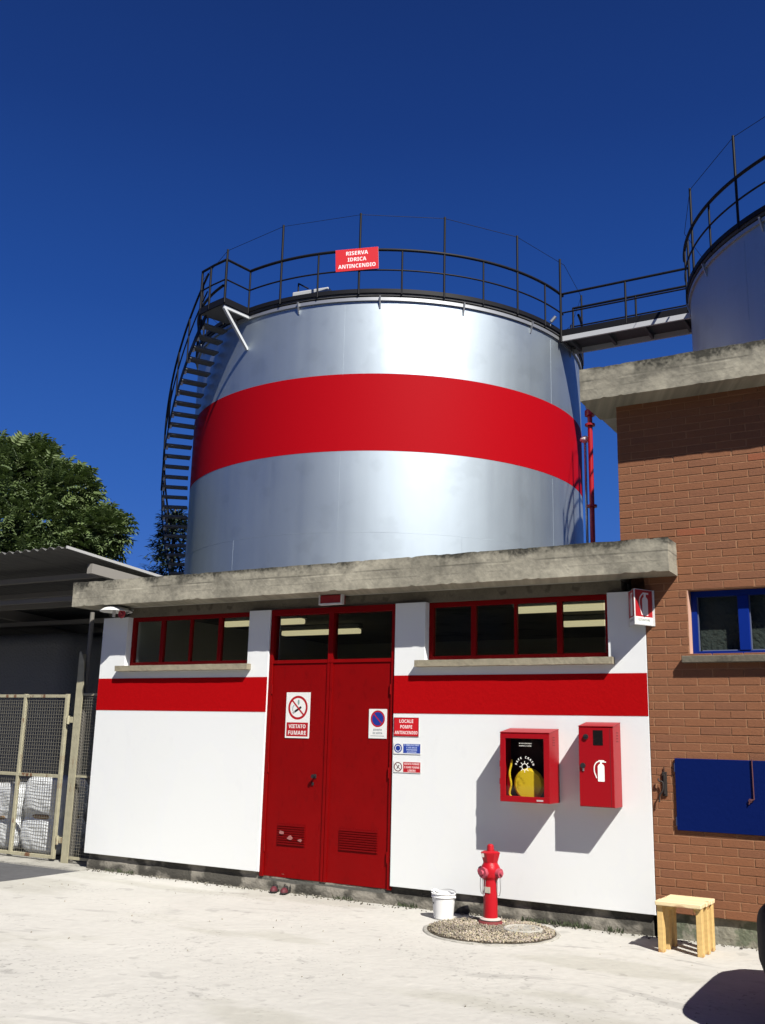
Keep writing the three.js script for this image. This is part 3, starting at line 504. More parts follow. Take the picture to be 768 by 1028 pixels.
{ // warning beacon under the eaves at the wall's far end
  const l = thing('warning_beacon', 'white hooded lamp with small red beacon under the roof corner', 'lamp', [-6.14, 2.84, .17]);
  const pts = [[.0, .115], [.07, .11], [.14, .088], [.185, .055], [.19, .05], [.182, .047], [.135, .078], [.07, .098], [0, .1]].map(([x, y]) => new THREE.Vector2(x, y));
  part('hood', new THREE.LatheGeometry(pts, 28), mat(lin(.66, .66, .64), { roughness: .6 }), l);
  part('stem', rod(V(-.03, -.01, 0), V(-.03, .1, 0), .018), mat(lin(.5, .5, .5)), l);
  part('red_beacon', [new THREE.TorusGeometry(.04, .014, 8, 16).translate(.115, .02, .02), new THREE.SphereGeometry(.03, 12, 8).translate(.115, .02, .01)], mat(lin(.35, .02, .03), { roughness: .4 }), l);
  part('arm', rod(V(.115, .02, 0), V(.1, .09, -.17), .014), mGalv, l); part('bracket', rod(V(.14, -.015, .0), V(.13, .03, -.1), .012), mBlack, l);
}

// ------------------------------------------------------------------ fire cabinets
function cabinetBody(g, w, h, d, m) { // shell with sloping top, open inside
  const tk = .006;
  part('back', box(-w / 2, w / 2, 0, h, .002, .008), m, g);
  part('side', uvm(new THREE.ExtrudeGeometry(new THREE.Shape([new THREE.Vector2(0, 0), new THREE.Vector2(d, 0), new THREE.Vector2(d, h - .035), new THREE.Vector2(0, h)]), { depth: tk, bevelEnabled: false }).rotateY(-Math.PI / 2).translate(-w / 2 + tk, 0, .008)), m, g);
  part('side', uvm(new THREE.ExtrudeGeometry(new THREE.Shape([new THREE.Vector2(0, 0), new THREE.Vector2(d, 0), new THREE.Vector2(d, h - .035), new THREE.Vector2(0, h)]), { depth: tk, bevelEnabled: false }).rotateY(-Math.PI / 2).translate(w / 2, 0, .008)), m, g);
  part('top', bar(V(0, h + .003, .004), V(0, h - .034, d + .018), w + .006, .006), m, g);
  part('bottom', box(-w / 2 + tk, w / 2 - tk, 0, tk, .008, d), m, g);
}
const mCab = mat(lin(.33, .003, .008), { roughness: .4, specularIntensity: .5, bumpMap: fineBump, bumpScale: .0004 });
{
  const w = .46, h = .625, d = .228, c = thing('hose_cabinet', 'red fire hose cabinet with glass front showing a yellow hose reel', 'cabinet', [-1.037, 1.014, .003]);
  cabinetBody(c, w, h, d, mCab);
  const f = .05, H = h - .045, door = sub('door', c);
  part('door_frame', [box(-w / 2, w / 2, 0, f, d + .004, d + .018, .003), box(-w / 2, w / 2, H - f * .8, H, d + .004, d + .018, .003), box(-w / 2, -w / 2 + f, f, H - f * .8, d + .004, d + .018, .003), box(w / 2 - f * 1.05, w / 2, f, H - f * .8, d + .004, d + .018, .003)], mCab, door);
  part('glass_pane', box(-w / 2 + f - .003, w / 2 - f + .003, f - .003, H - f * .8 + .003, d + .008, d + .011), new THREE.MeshPhysicalMaterial({ color: lin(.92, .90, .86), transmission: 1, thickness: 0, roughness: .02, ior: 1.5 }), door);
  const pw = w - 2 * f, ph = H - 1.8 * f;
  const pt = canvas(640, 860, (g, W, Hh) => { g.clearRect(0, 0, W, Hh); g.fillStyle = '#e8e4da'; fitText(g, "IN CASO D'INCENDIO", W * .52, Hh * .085, W * .52, 22, 'normal'); fitText(g, 'ROMPERE LA LASTRA', W * .52, Hh * .128, W * .58, 22, 'normal');
    g.font = 'bold 44px sans-serif'; g.textAlign = 'center'; g.textBaseline = 'middle'; [...'SAFE CRASH'].forEach((ch, i) => { const a = (-72 + i * 16) * Math.PI / 180; g.save(); g.translate(W * .5 + 150 * Math.sin(a), Hh * .5 - 150 * Math.cos(a)); g.rotate(a); g.fillText(ch, 0, 0); g.restore(); });
    g.strokeStyle = '#e8e4da'; g.lineWidth = 10; g.beginPath(); g.arc(W * .5, Hh * .49, 46, 0, 7); g.stroke(); for (let k = 0; k < 8; k++) { const a = k * Math.PI / 4; g.beginPath(); g.moveTo(W * .5 + 56 * Math.cos(a), Hh * .49 + 56 * Math.sin(a)); g.lineTo(W * .5 + 84 * Math.cos(a), Hh * .49 + 84 * Math.sin(a)); g.stroke(); } });
  const pg = new THREE.PlaneGeometry(pw, ph); pg.translate(0, f + ph / 2, d + .013); part('glass_print', pg, new THREE.MeshStandardMaterial({ map: pt, transparent: true, alphaTest: .3, roughness: .6 }), door);
  part('maker_plate', box(.11, .17, .014, .028, d + .018, d + .0205), mat(lin(.5, .4, .4), { roughness: .5 }), door);
  for (const y of [.17, .32]) part('hinge', rod(V(-w / 2 + .001, y - .025, d + .012), V(-w / 2 + .001, y + .025, d + .012), .008), mCab, door);
  part('lining', box(-w / 2 + .008, w / 2 - .008, .008, h - .05, .009, .012), mat(lin(.02, .008, .007), { roughness: .8 }), c);
  for (let k = 0; k < 4; k++) part('vent_slot', box(w / 2 - .001, w / 2 + .0015, h - .14 + k * .022, h - .132 + k * .022, .1, .16), mat(lin(.2, .01, .015)), c);
  const hose = thing('hose_reel', 'yellow coiled fire hose inside the glass-fronted cabinet', 'hose', [-1.04, 1.16, .13]), mY = mat(lin(.95, .74, .03), { roughness: .5 });
  for (let k = 0; k < 6; k++) part('hose_coil', new THREE.TorusGeometry(.052 + k * .016, .010, 8, 32), mY, hose);
  part('hub', new THREE.CylinderGeometry(.045, .045, .04, 20).rotateX(Math.PI / 2), mY, hose); part('cover', new THREE.CylinderGeometry(.12, .135, .014, 32).rotateX(Math.PI / 2).translate(0, 0, .018), mY, hose);
  const noz = thing('hose_nozzle', 'yellow hose end standing at the cabinet edge', 'hose', [-1.222, 1.03, .12]); part('tube', new THREE.TubeGeometry(new THREE.CatmullRomCurve3([V(.04, 0, 0), V(.0, .04, .02), V(.015, .12, .02), V(0, .22, .02), V(.01, .3, 0)]), 20, .010, 8), mY, noz); part('tip', rod(V(.01, .3, 0), V(.015, .34, 0), .012, 10, .008), mY, noz);
}
{
  const w = .30, h = .695, d = .205, c = thing('extinguisher_cabinet', 'narrow red cabinet with white fire extinguisher symbol on its door', 'cabinet', [-.40, 1.008, .003]);
  cabinetBody(c, w, h, d, mCab);
  const H = h - .045, door = sub('door', c); part('door_leaf', box(-w / 2, w / 2, .004, H, d + .004, d + .016, .003), mCab, door);
  part('door_seam', box(w / 2 - .028, w / 2 - .024, .012, H - .008, d + .0158, d + .0172), mat(lin(.14, .006, .01)), door);
  part('window', box(-.022, .062, H - .145, H - .02, d + .0155, d + .018), mat(lin(.012, .01, .01), { roughness: .15 }), door);
  part('handle', [rod(V(-.085, H - .075, d + .014), V(-.085, H - .075, d + .03), .022, 16), box(-.10, -.07, H - .079, H - .071, d + .03, d + .035)], mBlack, door);
  part('lock', [rod(V(-.115, .335, d + .014), V(-.115, .335, d + .032), .022, 16)], mBlack, door); part('key', box(-.118, -.104, .29, .325, d + .02, d + .024), mSteel, door);
  const t = canvas(300, 420, (g, W, Hh) => { g.clearRect(0, 0, W, Hh); g.fillStyle = '#ece8e2'; g.strokeStyle = '#ece8e2'; g.beginPath(); g.roundRect(W * .36, Hh * .22, W * .46, Hh * .76, [60, 60, 12, 12]); g.fill(); g.fillRect(W * .52, Hh * .08, W * .14, Hh * .16); g.fillRect(W * .42, Hh * .06, W * .40, Hh * .05); g.fillRect(W * .66, Hh * .11, W * .28, Hh * .05); g.lineWidth = 22; g.beginPath(); g.moveTo(W * .5, Hh * .1); g.quadraticCurveTo(W * .02, Hh * .18, W * .14, Hh * .6); g.lineTo(W * .28, Hh * .84); g.stroke(); });
  const pg = new THREE.PlaneGeometry(.125, .19); pg.translate(.03, .30, d + .018); part('symbol', pg, new THREE.MeshStandardMaterial({ map: t, transparent: true, alphaTest: .5, roughness: .5 }), door);
  for (let k = 0; k < 4; k++) part('vent_slot', box(w / 2 - .001, w / 2 + .0015, h - .16 + k * .024, h - .15 + k * .024, .07, .13), mat(lin(.2, .01, .015)), c);
}

// ------------------------------------------------------------------ hydrant, its gravel bed, bucket
{
  const h = thing('fire_hydrant', 'red pillar fire hydrant with capped outlets standing in the gravel ring', 'hydrant', [-1.318, 0, .345]), mH = mat(lin(.45, .006, .014), { roughness: .4, specularIntensity: .6, bumpMap: fineBump, bumpScale: .0012 }), mPink = mat(lin(.42, .06, .09), { roughness: .6 });
  const lathe = (p, s = 28) => new THREE.LatheGeometry(p.map(([x, y]) => new THREE.Vector2(x, y)), s);
  part('base_flange', lathe([[0, -.01], [.105, -.01], [.108, .01], [.104, .03], [.092, .045], [.0, .045]]), mat(lin(.16, .02, .02), { roughness: .8 }), h);
  part('dust_collar', lathe([[.058, .043], [.094, .044], [.088, .058], [.062, .066]]), mat(lin(.5, .42, .38), { roughness: .95 }), h);
  part('column', lathe([[.06, .04], [.06, .36], [.064, .375], [.072, .385], [.080, .40], [.084, .44], [.08, .475], [.064, .50], [.06, .52], [.062, .53]]), mH, h);
  const bon = new THREE.CylinderGeometry(.088, .066, .075, 8).translate(0, .552, 0); part('bonnet', toCreasedNormals(bon, .3), mH, h);
  part('bonnet_top', [new THREE.CylinderGeometry(.06, .086, .012, 8).translate(0, .596, 0)], mH, h);
  part('spindle_nut', [new THREE.CylinderGeometry(.029, .033, .05, 6).translate(0, .622, 0), new THREE.SphereGeometry(.027, 10, 6).scale(1, .5, 1).translate(0, .647, 0)], mH, h);
  const cap = (az, r, len) => { const g = sub('outlet', h); g.position.y = .43; g.rotation.y = az; part('neck', new THREE.CylinderGeometry(r * .85, r * .95, len, 18).rotateX(Math.PI / 2).translate(0, 0, .05 + len / 2), mH, g); part('cap', [new THREE.CylinderGeometry(r, r, .035, 8).rotateX(Math.PI / 2).translate(0, 0, .06 + len), new THREE.CylinderGeometry(r * .45, r * .55, .02, 6).rotateX(Math.PI / 2).translate(0, 0, .085 + len)], mPink, g);
    part('chain', new THREE.TubeGeometry(new THREE.CatmullRomCurve3([V(0, -.04, .07 + len), V(.0, -.13, .075 + len), V(0, -.185, .06 + len), V(0, -.17, .075), V(0, -.06, .062)]), 24, .003, 5), mSteel, g); };
  cap(-.35, .046, .025); cap(-1.75, .040, .03); cap(1.35, .040, .03);
  part('label_plate', box(-.028, .03, .268, .315, .058, .064), mat(lin(.55, .5, .4), { roughness: .6 }), h); h.children[h.children.length - 1].rotation.y = -.1;
  part('label_plate', box(-.05, -.028, .555, .585, .066, .078), mat(lin(.6, .55, .5), { roughness: .6 }), h);

  const cx = -1.20, cz = .60, rg = thing('gravel_ring', 'round concrete kerb ring set flush in the yard around the hydrant', 'kerb', [cx, 0, cz]);
  const rp = [[.505, -.02], [.505, .010], [.512, .015], [.545, .016], [.56, .011], [.572, -.02]].map(([x, y]) => new THREE.Vector2(x, y)), lg = new THREE.LatheGeometry(rp, 80);
  { const a = lg.attributes.position; for (let i = 0; i < a.count; i++) { const x = a.getX(i), z = a.getZ(i), t = Math.atan2(x, z), k = 1 + .03 * (fbm(t * 3 + 9, 1, 231) - .5); a.setXYZ(i, x * k, a.getY(i) - .014 * fbm(t * 6 + 9, 4, 233), z * k); } lg.computeVertexNormals(); }
  part('rim', uvm(lg), mConcrete, rg);
  const bed = new THREE.CircleGeometry(.53, 40).rotateX(-Math.PI / 2).translate(0, .012, 0); part('bed', uvm(bed), mat(lin(.2, .16, .11), { roughness: 1, map: concreteTex }), rg);
  // pebbles
  const pg = new THREE.IcosahedronGeometry(1, 0), im = new THREE.InstancedMesh(pg, mat(0xffffff, { roughness: .95 }), 5600), M = new THREE.Matrix4(), q = new THREE.Quaternion();
  for (let i = 0; i < 5600; i++) {
    const a = rr(0, 6.283), r = Math.sqrt(rnd()) * .515, s = rr(.003, .0085), x = cx + r * Math.sin(a), z = Math.max(-.02, cz + r * Math.cos(a));
    q.setFromEuler(new THREE.Euler(rr(0, 6), rr(0, 6), rr(0, 6))); M.compose(V(x, .014 + rr(0, .012), z), q, V(s * rr(.8, 1.4), s * rr(.5, .8), s)); im.setMatrixAt(i, M);
    const k = rr(.28, .50) * (fbm(x * 4, z * 4, 241) < .45 ? .66 : 1); im.setColorAt(i, lin(k, k * rr(.8, .92), k * rr(.55, .75)));
  }
  im.name = 'gravel'; im.castShadow = im.receiveShadow = true; im.userData = { kind: 'stuff', label: 'light brown gravel and dead leaves inside the kerb ring', category: 'gravel' }; scene.add(im);
  const mc = thing('valve_cover', 'small round concrete valve cover sunk in the gravel beside the hydrant', 'cover', [-.985, .012, .44]);
  part('cover_ring', uvm(new THREE.LatheGeometry([[.13, 0], [.13, .018], [.15, .022], [.165, .015], [.165, 0]].map(([x, y]) => new THREE.Vector2(x, y)), 36)), mConcrete, mc); part('cover_lid', uvm(new THREE.CylinderGeometry(.128, .128, .016, 32).translate(0, .006, 0)), mConcrete, mc);

  const b = thing('plastic_bucket', 'white plastic bucket with lid rim and wire handle against the wall', 'bucket', [-1.785, 0, .30]), mB = mat(lin(.80, .80, .79), { roughness: .45 }); b.scale.setScalar(.93);
  part('body', lathe([[.0, .002], [.088, .002], [.092, .008], [.108, .19], [.116, .192], [.116, .202], [.109, .206], [.114, .222], [.110, .228], [.104, .222], [.088, .012], [0, .012]], 40), mB, b);
  part('lid_rim', new THREE.TorusGeometry(.113, .006, 6, 40).rotateX(Math.PI / 2).translate(0, .226, 0), mB, b);
  part('handle', new THREE.TubeGeometry(new THREE.CatmullRomCurve3([V(-.118, .2, 0), V(-.10, .235, -.05), V(0, .25, -.10), V(.10, .24, -.05), V(.118, .2, 0)]), 24, .003, 6), mSteel, b);
  part('crumpled_film', (() => { const g = new THREE.IcosahedronGeometry(.05, 2), a = g.attributes.position; for (let i = 0; i < a.count; i++) { const k = .35 + .6 * noise(a.getX(i) * 60, a.getY(i) * 60 + a.getZ(i) * 40, 3); a.setXYZ(i, a.getX(i) * k, a.getY(i) * k * .7, a.getZ(i) * k); } g.translate(-.09, .235, .0); g.computeVertexNormals(); return g; })(), mB, b);
  part('dark_mark', box(-.03, .03, -.006, .012, 0, .004).rotateZ(-.2).rotateY(-.95).translate(-.078, .145, .062), mBlack, b);
  for (const s of [-1, 1]) part('handle_lug', new THREE.SphereGeometry(.012, 8, 6).translate(s * .117, .198, 0), mB, b);
}
// shoes on the step
{
  const mUp = mat(lin(.10, .012, .02), { roughness: .7 }), mSole = mat(lin(.012, .01, .01), { roughness: .8 });
  for (const [x, z, a, side] of [[-3.79, .03, .35, 'beside the hinge side of the door'], [-3.655, .04, .3, 'nearer the middle of the door']]) {
    const s = thing('shoe', 'small dark red and black shoe at the doorstep, ' + side, 'shoe', [x, .005, z], 'pair of shoes at the door'); s.rotation.y = Math.PI + a - Math.PI;
    const sole = new THREE.CapsuleGeometry(.036, .15, 6, 14).rotateX(Math.PI / 2).scale(1, .35, 1).translate(0, .012, 0); part('sole', sole, mSole, s);
    const toe = new THREE.SphereGeometry(.04, 16, 10, 0, 6.283, 0, 1.7).scale(.92, 1.05, 1.35).translate(0, .018, .055); part('toe_cap', toe, mUp, s);
    part('heel_upper', new THREE.CylinderGeometry(.032, .036, .06, 16, 1, true, 1.4, 3.5).scale(1, 1, 1.6).translate(0, .045, -.05), mSole, s);
    part('tongue', new THREE.SphereGeometry(.03, 12, 8).scale(.9, .9, 1.2).translate(0, .045, .0), mSole, s);
  }
}
// ------------------------------------------------------------------ wooden stool
{
  const woodTex = texture(512, 512, (u, v) => { const g = fbm(u * 3, v * 40, 251, 5), r = Math.sin((v * 26 + 3 * fbm(u * 2, v * 3, 255)) * 6.28) * .5 + .5, k = .82 + .22 * g + .06 * r, kn = sst(.82, .86, noise(u * 9, v * 9, 259)); return [k * (1 - .3 * kn), k * .97 * (1 - .45 * kn), k * .9 * (1 - .5 * kn)]; });
  const mW = mat(lin(.68, .47, .19), { map: woodTex, roughness: .62 }), mTop = mat(lin(.84, .70, .44), { map: woodTex, roughness: .6 });
  const s = thing('wooden_stool', 'small pale pine slatted stool in front of the brick wall', 'stool', [.335, 0, .395]), W = .345, D = .40, H = .372;
  // uneven boards: the nearest one is shifted to the side as on the photographed stool
  for (let k = 0; k < 3; k++) {
    const z = (k - 1) * .138, dx = [.006, .0, -.012][k];
    part('seat_board', box(-W / 2 + dx, W / 2 + dx, H - .032, H, z - .064, z + .064, .006), mTop, s);
    for (const e of [-1, 1]) part('leg', box(e * (W / 2 - .028) + dx - .022, e * (W / 2 - .028) + dx + .022, 0, H - .0325, z - .035, z + .035, .004), mW, s);
  }
  for (const e of [-1, 1]) part('rail', box(e * (W / 2 - .075) - .02, e * (W / 2 - .075) + .02, H - .075, H - .0328, -.19, .09, .003), mW, s);
}
// ------------------------------------------------------------------ parked car: only its nose and its shadow reach the picture
{
  const c = thing('parked_car', 'dark parked car whose bonnet shadow falls on the yard', 'car', [1.17, 0, 2.0]);
  const paint = new THREE.MeshPhysicalMaterial({ color: lin(.008, .009, .014), roughness: .4, clearcoat: .5, clearcoatRoughness: .15 });
  // body as a loft of rounded sections along x: [x, half width, bottom, top]
  const loft = (secs, n = 28, pow = 4.5) => {
    const pos = [], idx = []; const pt = (t, hw, y0, y1) => { const cs = Math.cos(t), sn = Math.sin(t), f = (v) => Math.sign(v) * Math.pow(Math.abs(v), 2 / pow); return [hw * f(cs), (y0 + y1) / 2 + (y1 - y0) / 2 * f(sn)]; };
    for (const [x, hw, y0, y1] of secs) for (let k = 0; k < n; k++) { const [z, y] = pt(k / n * 6.28318, hw, y0, y1); pos.push(x, y, z); }
    for (let i = 0; i < secs.length - 1; i++) for (let k = 0; k < n; k++) { const a = i * n + k, b = i * n + (k + 1) % n; idx.push(a, b, a + n, b, b + n, a + n); }
    for (const i of [0, secs.length - 1]) { const b = pos.length / 3, [x, , y0, y1] = secs[i]; pos.push(x, (y0 + y1) / 2, 0); for (let k = 0; k < n; k++) idx.push(b, i * n + k, i * n + (k + 1) % n); }
    const g = new THREE.BufferGeometry(); g.setAttribute('position', new THREE.Float32BufferAttribute(pos, 3)); g.setIndex(idx); g.computeVertexNormals(); return uvm(g);
  };
  part('body', loft([[0, .10, .40, .54], [.02, .32, .34, .62], [.09, .58, .29, .68], [.17, .72, .27, .88], [.28, .82, .25, .94], [.46, .87, .23, .965], [.9, .86, .22, 1.01], [1.3, .87, .22, 1.04], [2.6, .87, .22, 1.05], [3.5, .86, .24, 1.05], [3.9, .83, .28, 1.02], [4.05, .74, .36, .95], [4.1, .6, .45, .85]]), paint, c);
  part('cabin_glass', loft([[1.05, .70, .95, 1.02], [1.45, .72, .95, 1.30], [1.8, .70, .95, 1.5], [2.8, .70, .95, 1.55], [3.5, .69, .95, 1.48], [3.95, .67, .95, 1.1]], 28, 5), new THREE.MeshPhysicalMaterial({ color: lin(.015, .017, .02), roughness: .05, clearcoat: 1 }), c);
  part('roof', loft([[1.75, .6, 1.485, 1.512], [2.1, .66, 1.49, 1.56], [2.8, .66, 1.50, 1.58], [3.45, .63, 1.46, 1.50]], 28, 5), paint, c);
  for (const s of [-1, 1]) {
    part('headlight', new THREE.SphereGeometry(.12, 16, 10).scale(.55, .7, 1.1).translate(.22, .76, s * .58), mat(lin(.6, .62, .65), { roughness: .1 }), c);
    part('mirror', new THREE.SphereGeometry(.1, 14, 10).scale(.7, .65, 1.1).translate(1.38, 1.1, s * .93), paint, c);
    for (const x of [.85, 3.25]) { const w = sub('wheel', c); w.position.set(x, .315, s * .77); part('tyre', new THREE.TorusGeometry(.235, .085, 12, 32).scale(1, 1, 1.15), mat(lin(.02, .02, .02), { roughness: .9 }), w); part('rim', new THREE.CylinderGeometry(.19, .19, .12, 24).rotateX(Math.PI / 2), mSteel, w); }
  }
  part('bumper', loft([[-.004, .12, .39, .55], [.016, .34, .33, .63], [.086, .6, .28, .70], [.165, .72, .26, .70], [.28, .83, .24, .68], [.46, .885, .22, .66]], 28, 4.5), mat(lin(.012, .011, .014), { roughness: .8, specularIntensity: .3 }), c);
}

// ------------------------------------------------------------------ gate and shed on the far left
{
  const rustTex = texture(512, 512, (u, v) => { const r = sst(.56, .66, fbm(u * 14, v * 5, 271, 5)), g = .8 + .3 * fbm(u * 20, v * 20, 275, 4); return [.40 * g * (1 - r) + .16 * r, .37 * g * (1 - r) + .075 * r, .25 * g * (1 - r) + .035 * r]; });
  const mC = mat(0xffffff, { map: rustTex, roughness: .75, bumpMap: fineBump, bumpScale: .002 }), mWire = mat(lin(.22, .205, .16), { roughness: .7, metalness: .2 });
  const mesh = (x0, x1, y0, y1, s = .042) => { const g = []; for (let x = x0 + s; x < x1 - .005; x += s) g.push(new THREE.BoxGeometry(.0038, y1 - y0, .003).translate(x, (y0 + y1) / 2, 0)); for (let y = y0 + s; y < y1 - .005; y += s) g.push(new THREE.BoxGeometry(x1 - x0, .0038, .003).translate((x0 + x1) / 2, y, .004)); return g; };
  const gate = (x, label) => {
    const g = thing('yard_gate', label, 'gate', [x, .03, -.2], 'wire mesh gate leaves'), W = 1.52, H = 1.93, f = .045; // x = right-hand stile
    for (const a of [-W, -W / 2 + .02, 0]) part('stile', box(a - f / 2, a + f / 2, .0, H, -.02, .02, .004), mC, g);
    for (const y of [0, .93, H - f]) for (const [p, q] of [[-W + f / 2, -W / 2 + .02 - f / 2], [-W / 2 + .02 + f / 2, -f / 2]]) part('rail', box(p, q, y, y + f * .85, -.018, .018, .003), mC, g);
    for (const [p, q] of [[-W + f / 2, -W / 2 + .02 - f / 2], [-W / 2 + .02 + f / 2, -f / 2]]) for (const [y0, y1] of [[f * .85, .93], [.93 + f * .85, H - f]]) { const m = part('wire_mesh', mesh(p, q, y0, y1), mWire, g); m.userData.kind = 'stuff'; }
    for (const y of [.22, 1.62]) part('hinge', [box(.02, .13, y - .035, y + .035, -.012, .012, .004), rod(V(.06, y - .05, .016), V(.06, y + .05, .016), .018)], mC, g);
    return g;
  };
  gate(-7.20, 'rusty cream wire mesh gate leaf hinged on the tall pointed post'); gate(-8.785, 'rusty cream wire mesh gate leaf farther from the pump house');
  const p = thing('gate_post', 'cream steel gate post with pointed top beside the pump house', 'post', [-6.98, 0, -.18]);
  const sh = new THREE.Shape([[-.055, 0], [.055, 0], [.06, 2.08], [.035, 2.36], [-.035, 2.48], [-.055, 2.46]].map((q) => new THREE.Vector2(...q)));
  part('post', uvm(new THREE.ExtrudeGeometry(sh, { depth: .012, bevelEnabled: false })), mC, p); part('flange', box(-.055, -.043, 0, 2.45, -.09, 0), mC, p);
  part('pipe', rod(V(-.01, 0, -.1), V(-.01, 2.97, -.1), .028, 10), mat(lin(.16, .15, .13), { roughness: .8 }), p);
  const f = thing('fence_panel', 'narrow wire mesh fence panel between gate post and white wall', 'fence', [-6.92, .05, -.19]);
  part('rail', [box(0, .39, 0, .03, -.012, .012), box(0, .39, .93, .955, -.012, .012), box(0, .39, 1.89, 1.92, -.012, .012)], mC, f); const wm = part('wire_mesh', mesh(0, .39, .03, 1.89, .036), mWire, f); wm.userData.kind = 'stuff';
  part('end_bar', box(.37, .39, .03, 1.89, -.01, .01), mC, f);

  // open shed
  const s = thing('open_shed', 'dark open shed with corrugated roof next to the pump house', 'shed'), mW = mat(lin(.30, .285, .26), { roughness: .9 }), mBeam = mat(lin(.24, .225, .20), { roughness: .85 });
  const xr = -7.42, xl = -17, zf = -.14, zb = -8.5, yF = 3.815, fall = .067;
  // corrugated sheets, each its own piece
  const sheet = (x0, x1) => { const nx = 26, nz = 8, W = x1 - x0, pos = [], idx = [], uv = []; for (let j = 0; j <= nz; j++) for (let i = 0; i <= nx; i++) { const x = x0 + W * i / nx, z = zf + (zb - zf) * j / nz, y = yF - fall * (zf - z) + .022 * Math.sin((x) / .155 * 6.283); pos.push(x, y, z); uv.push(x, z); } for (let j = 0; j < nz; j++) for (let i = 0; i < nx; i++) { const a = j * (nx + 1) + i; idx.push(a, a + 1, a + nx + 1, a + 1, a + nx + 2, a + nx + 1); }
    const n = pos.length / 3, m = idx.length; for (let k = 0; k < n; k++) { pos.push(pos[3 * k], pos[3 * k + 1] - .008, pos[3 * k + 2]); uv.push(uv[2 * k], uv[2 * k + 1]); } for (let k = 0; k < m; k += 3) idx.push(idx[k] + n, idx[k + 2] + n, idx[k + 1] + n);
    for (let i = 0; i < nx; i++) idx.push(i, i + n, i + 1, i + 1, i + n, i + 1 + n);
    const g = new THREE.BufferGeometry(); g.setAttribute('position', new THREE.Float32BufferAttribute(pos, 3)); g.setAttribute('uv', new THREE.Float32BufferAttribute(uv, 2)); g.setIndex(idx); g.computeVertexNormals(); return g; };
  const mSheet = mat(lin(.12, .118, .112), { roughness: .7 });
  for (let x = xl; x < xr - .01; x += .958) part('roof_sheet', sheet(x, Math.min(xr, x + .955)), mSheet, s);
  part('verge_trim', bar(V(xr + .012, yF - .005, zf - .0), V(xr + .012, yF - fall * (zf - zb) - .005, zb), .02, .035), mat(lin(.42, .42, .41), { roughness: .6 }), s);
  for (const [z, y] of [[-.95, 3.50], [-1.6, 3.4], [-2.2, 3.34], [-3.4, 3.24], [-4.6, 3.16], [-6.0, 3.07], [-7.4, 2.98]]) part('purlin', box(xl, xr - .1, y + .05, y + .12, z - .04, z + .04), mBeam, s);
  part('rafter', bar(V(xr - .05, 3.61, -.62), V(xr - .05, 3.25, zb + .1), .09, .13), mBeam, s); part('rafter', bar(V(-12, 3.60, -.25), V(-12, 3.22, zb + .1), .10, .17), mBeam, s);
  part('eave_beam', box(xl, xr - .11, 3.30, 3.36, -1.25, -1.18), mBeam, s);
  part('post', box(xr - .14, xr, 0, 3.30, -5.06, -4.92), mW, s); part('post', box(-12.08, -11.92, 0, 3.50, -1.66, -1.52), mW, s); 
  part('back_wall', box(xl, xr, 0, 3.2, zb - .1, zb), mW, s); part('side_wall', box(xl, xl + .1, 0, 3.3, zb, -.5), mW, s);
  part('shed_floor', box(xl, xr, -.02, .0, zb, -.38), mat(lin(.16, .155, .145), { roughness: .95 }), s);
  // big covered load at the back
  single('covered_crate', box(-12.9, -10.34, .02, 3.13, -5.2, -3.0, .24), mat(lin(.22, .22, .21), { roughness: .9, bumpMap: fineBump, bumpScale: .01 }), 'tall dark grey crate with rounded corners inside the shed', 'crate');
  // wrapped bales
  const mWrap = new THREE.MeshPhysicalMaterial({ color: lin(.66, .68, .69), roughness: .3, clearcoat: .4, clearcoatRoughness: .2 }), mStrap = mat(lin(.30, .16, .06), { roughness: .7 });
  const bale = (x, z, w, h, d, sd, label) => {
    const b = thing('wrapped_bale', label, 'bale', [x, .0, z]), g = new THREE.BoxGeometry(w, h, d, 40, 60, 24), a = g.attributes.position;
    for (let i = 0; i < a.count; i++) { let X = a.getX(i) / w * 2, Y = a.getY(i) / h * 2, Z = a.getZ(i) / d * 2; const L = Math.pow(X ** 6 + Y ** 6 + Z ** 6, 1 / 6); X /= L; Y /= L; Z /= L; const pinch = 1 - .10 * Math.exp(-((Y + .05) ** 2) / .02), f = 1 + .12 * (fbm((X + Z * .6) * 1.6 + 5, (Y * 2.1 + X) + 5, sd, 3) - .5) + .03 * Math.abs(Math.sin((X * 3 + Y * 5 + fbm(X * 2 + 4, Y * 2 + 4, sd + 3) * 6))); a.setXYZ(i, X * w / 2 * pinch * f, Math.max(-h / 2, Y * h / 2 * (1 + .05 * (f - 1))), Z * d / 2 * pinch * f); }
    g.translate(0, h / 2 + .01, 0); g.computeVertexNormals(); part('wrapping', g, mWrap, b);
    const sg = new THREE.TorusGeometry(1, .05, 6, 40).rotateX(Math.PI / 2).scale(w * .47, .6, d * .47).translate(0, h * .485, 0); part('strap', sg, mStrap, b);
  };
  bale(-7.80, -.72, .74, .95, .5, 281, 'plastic wrapped white bale with a brown strap behind the gate, the taller one'); bale(-8.62, -.78, .66, .82, .5, 291, 'plastic wrapped white bale with a brown strap behind the gate, the lower one');
}

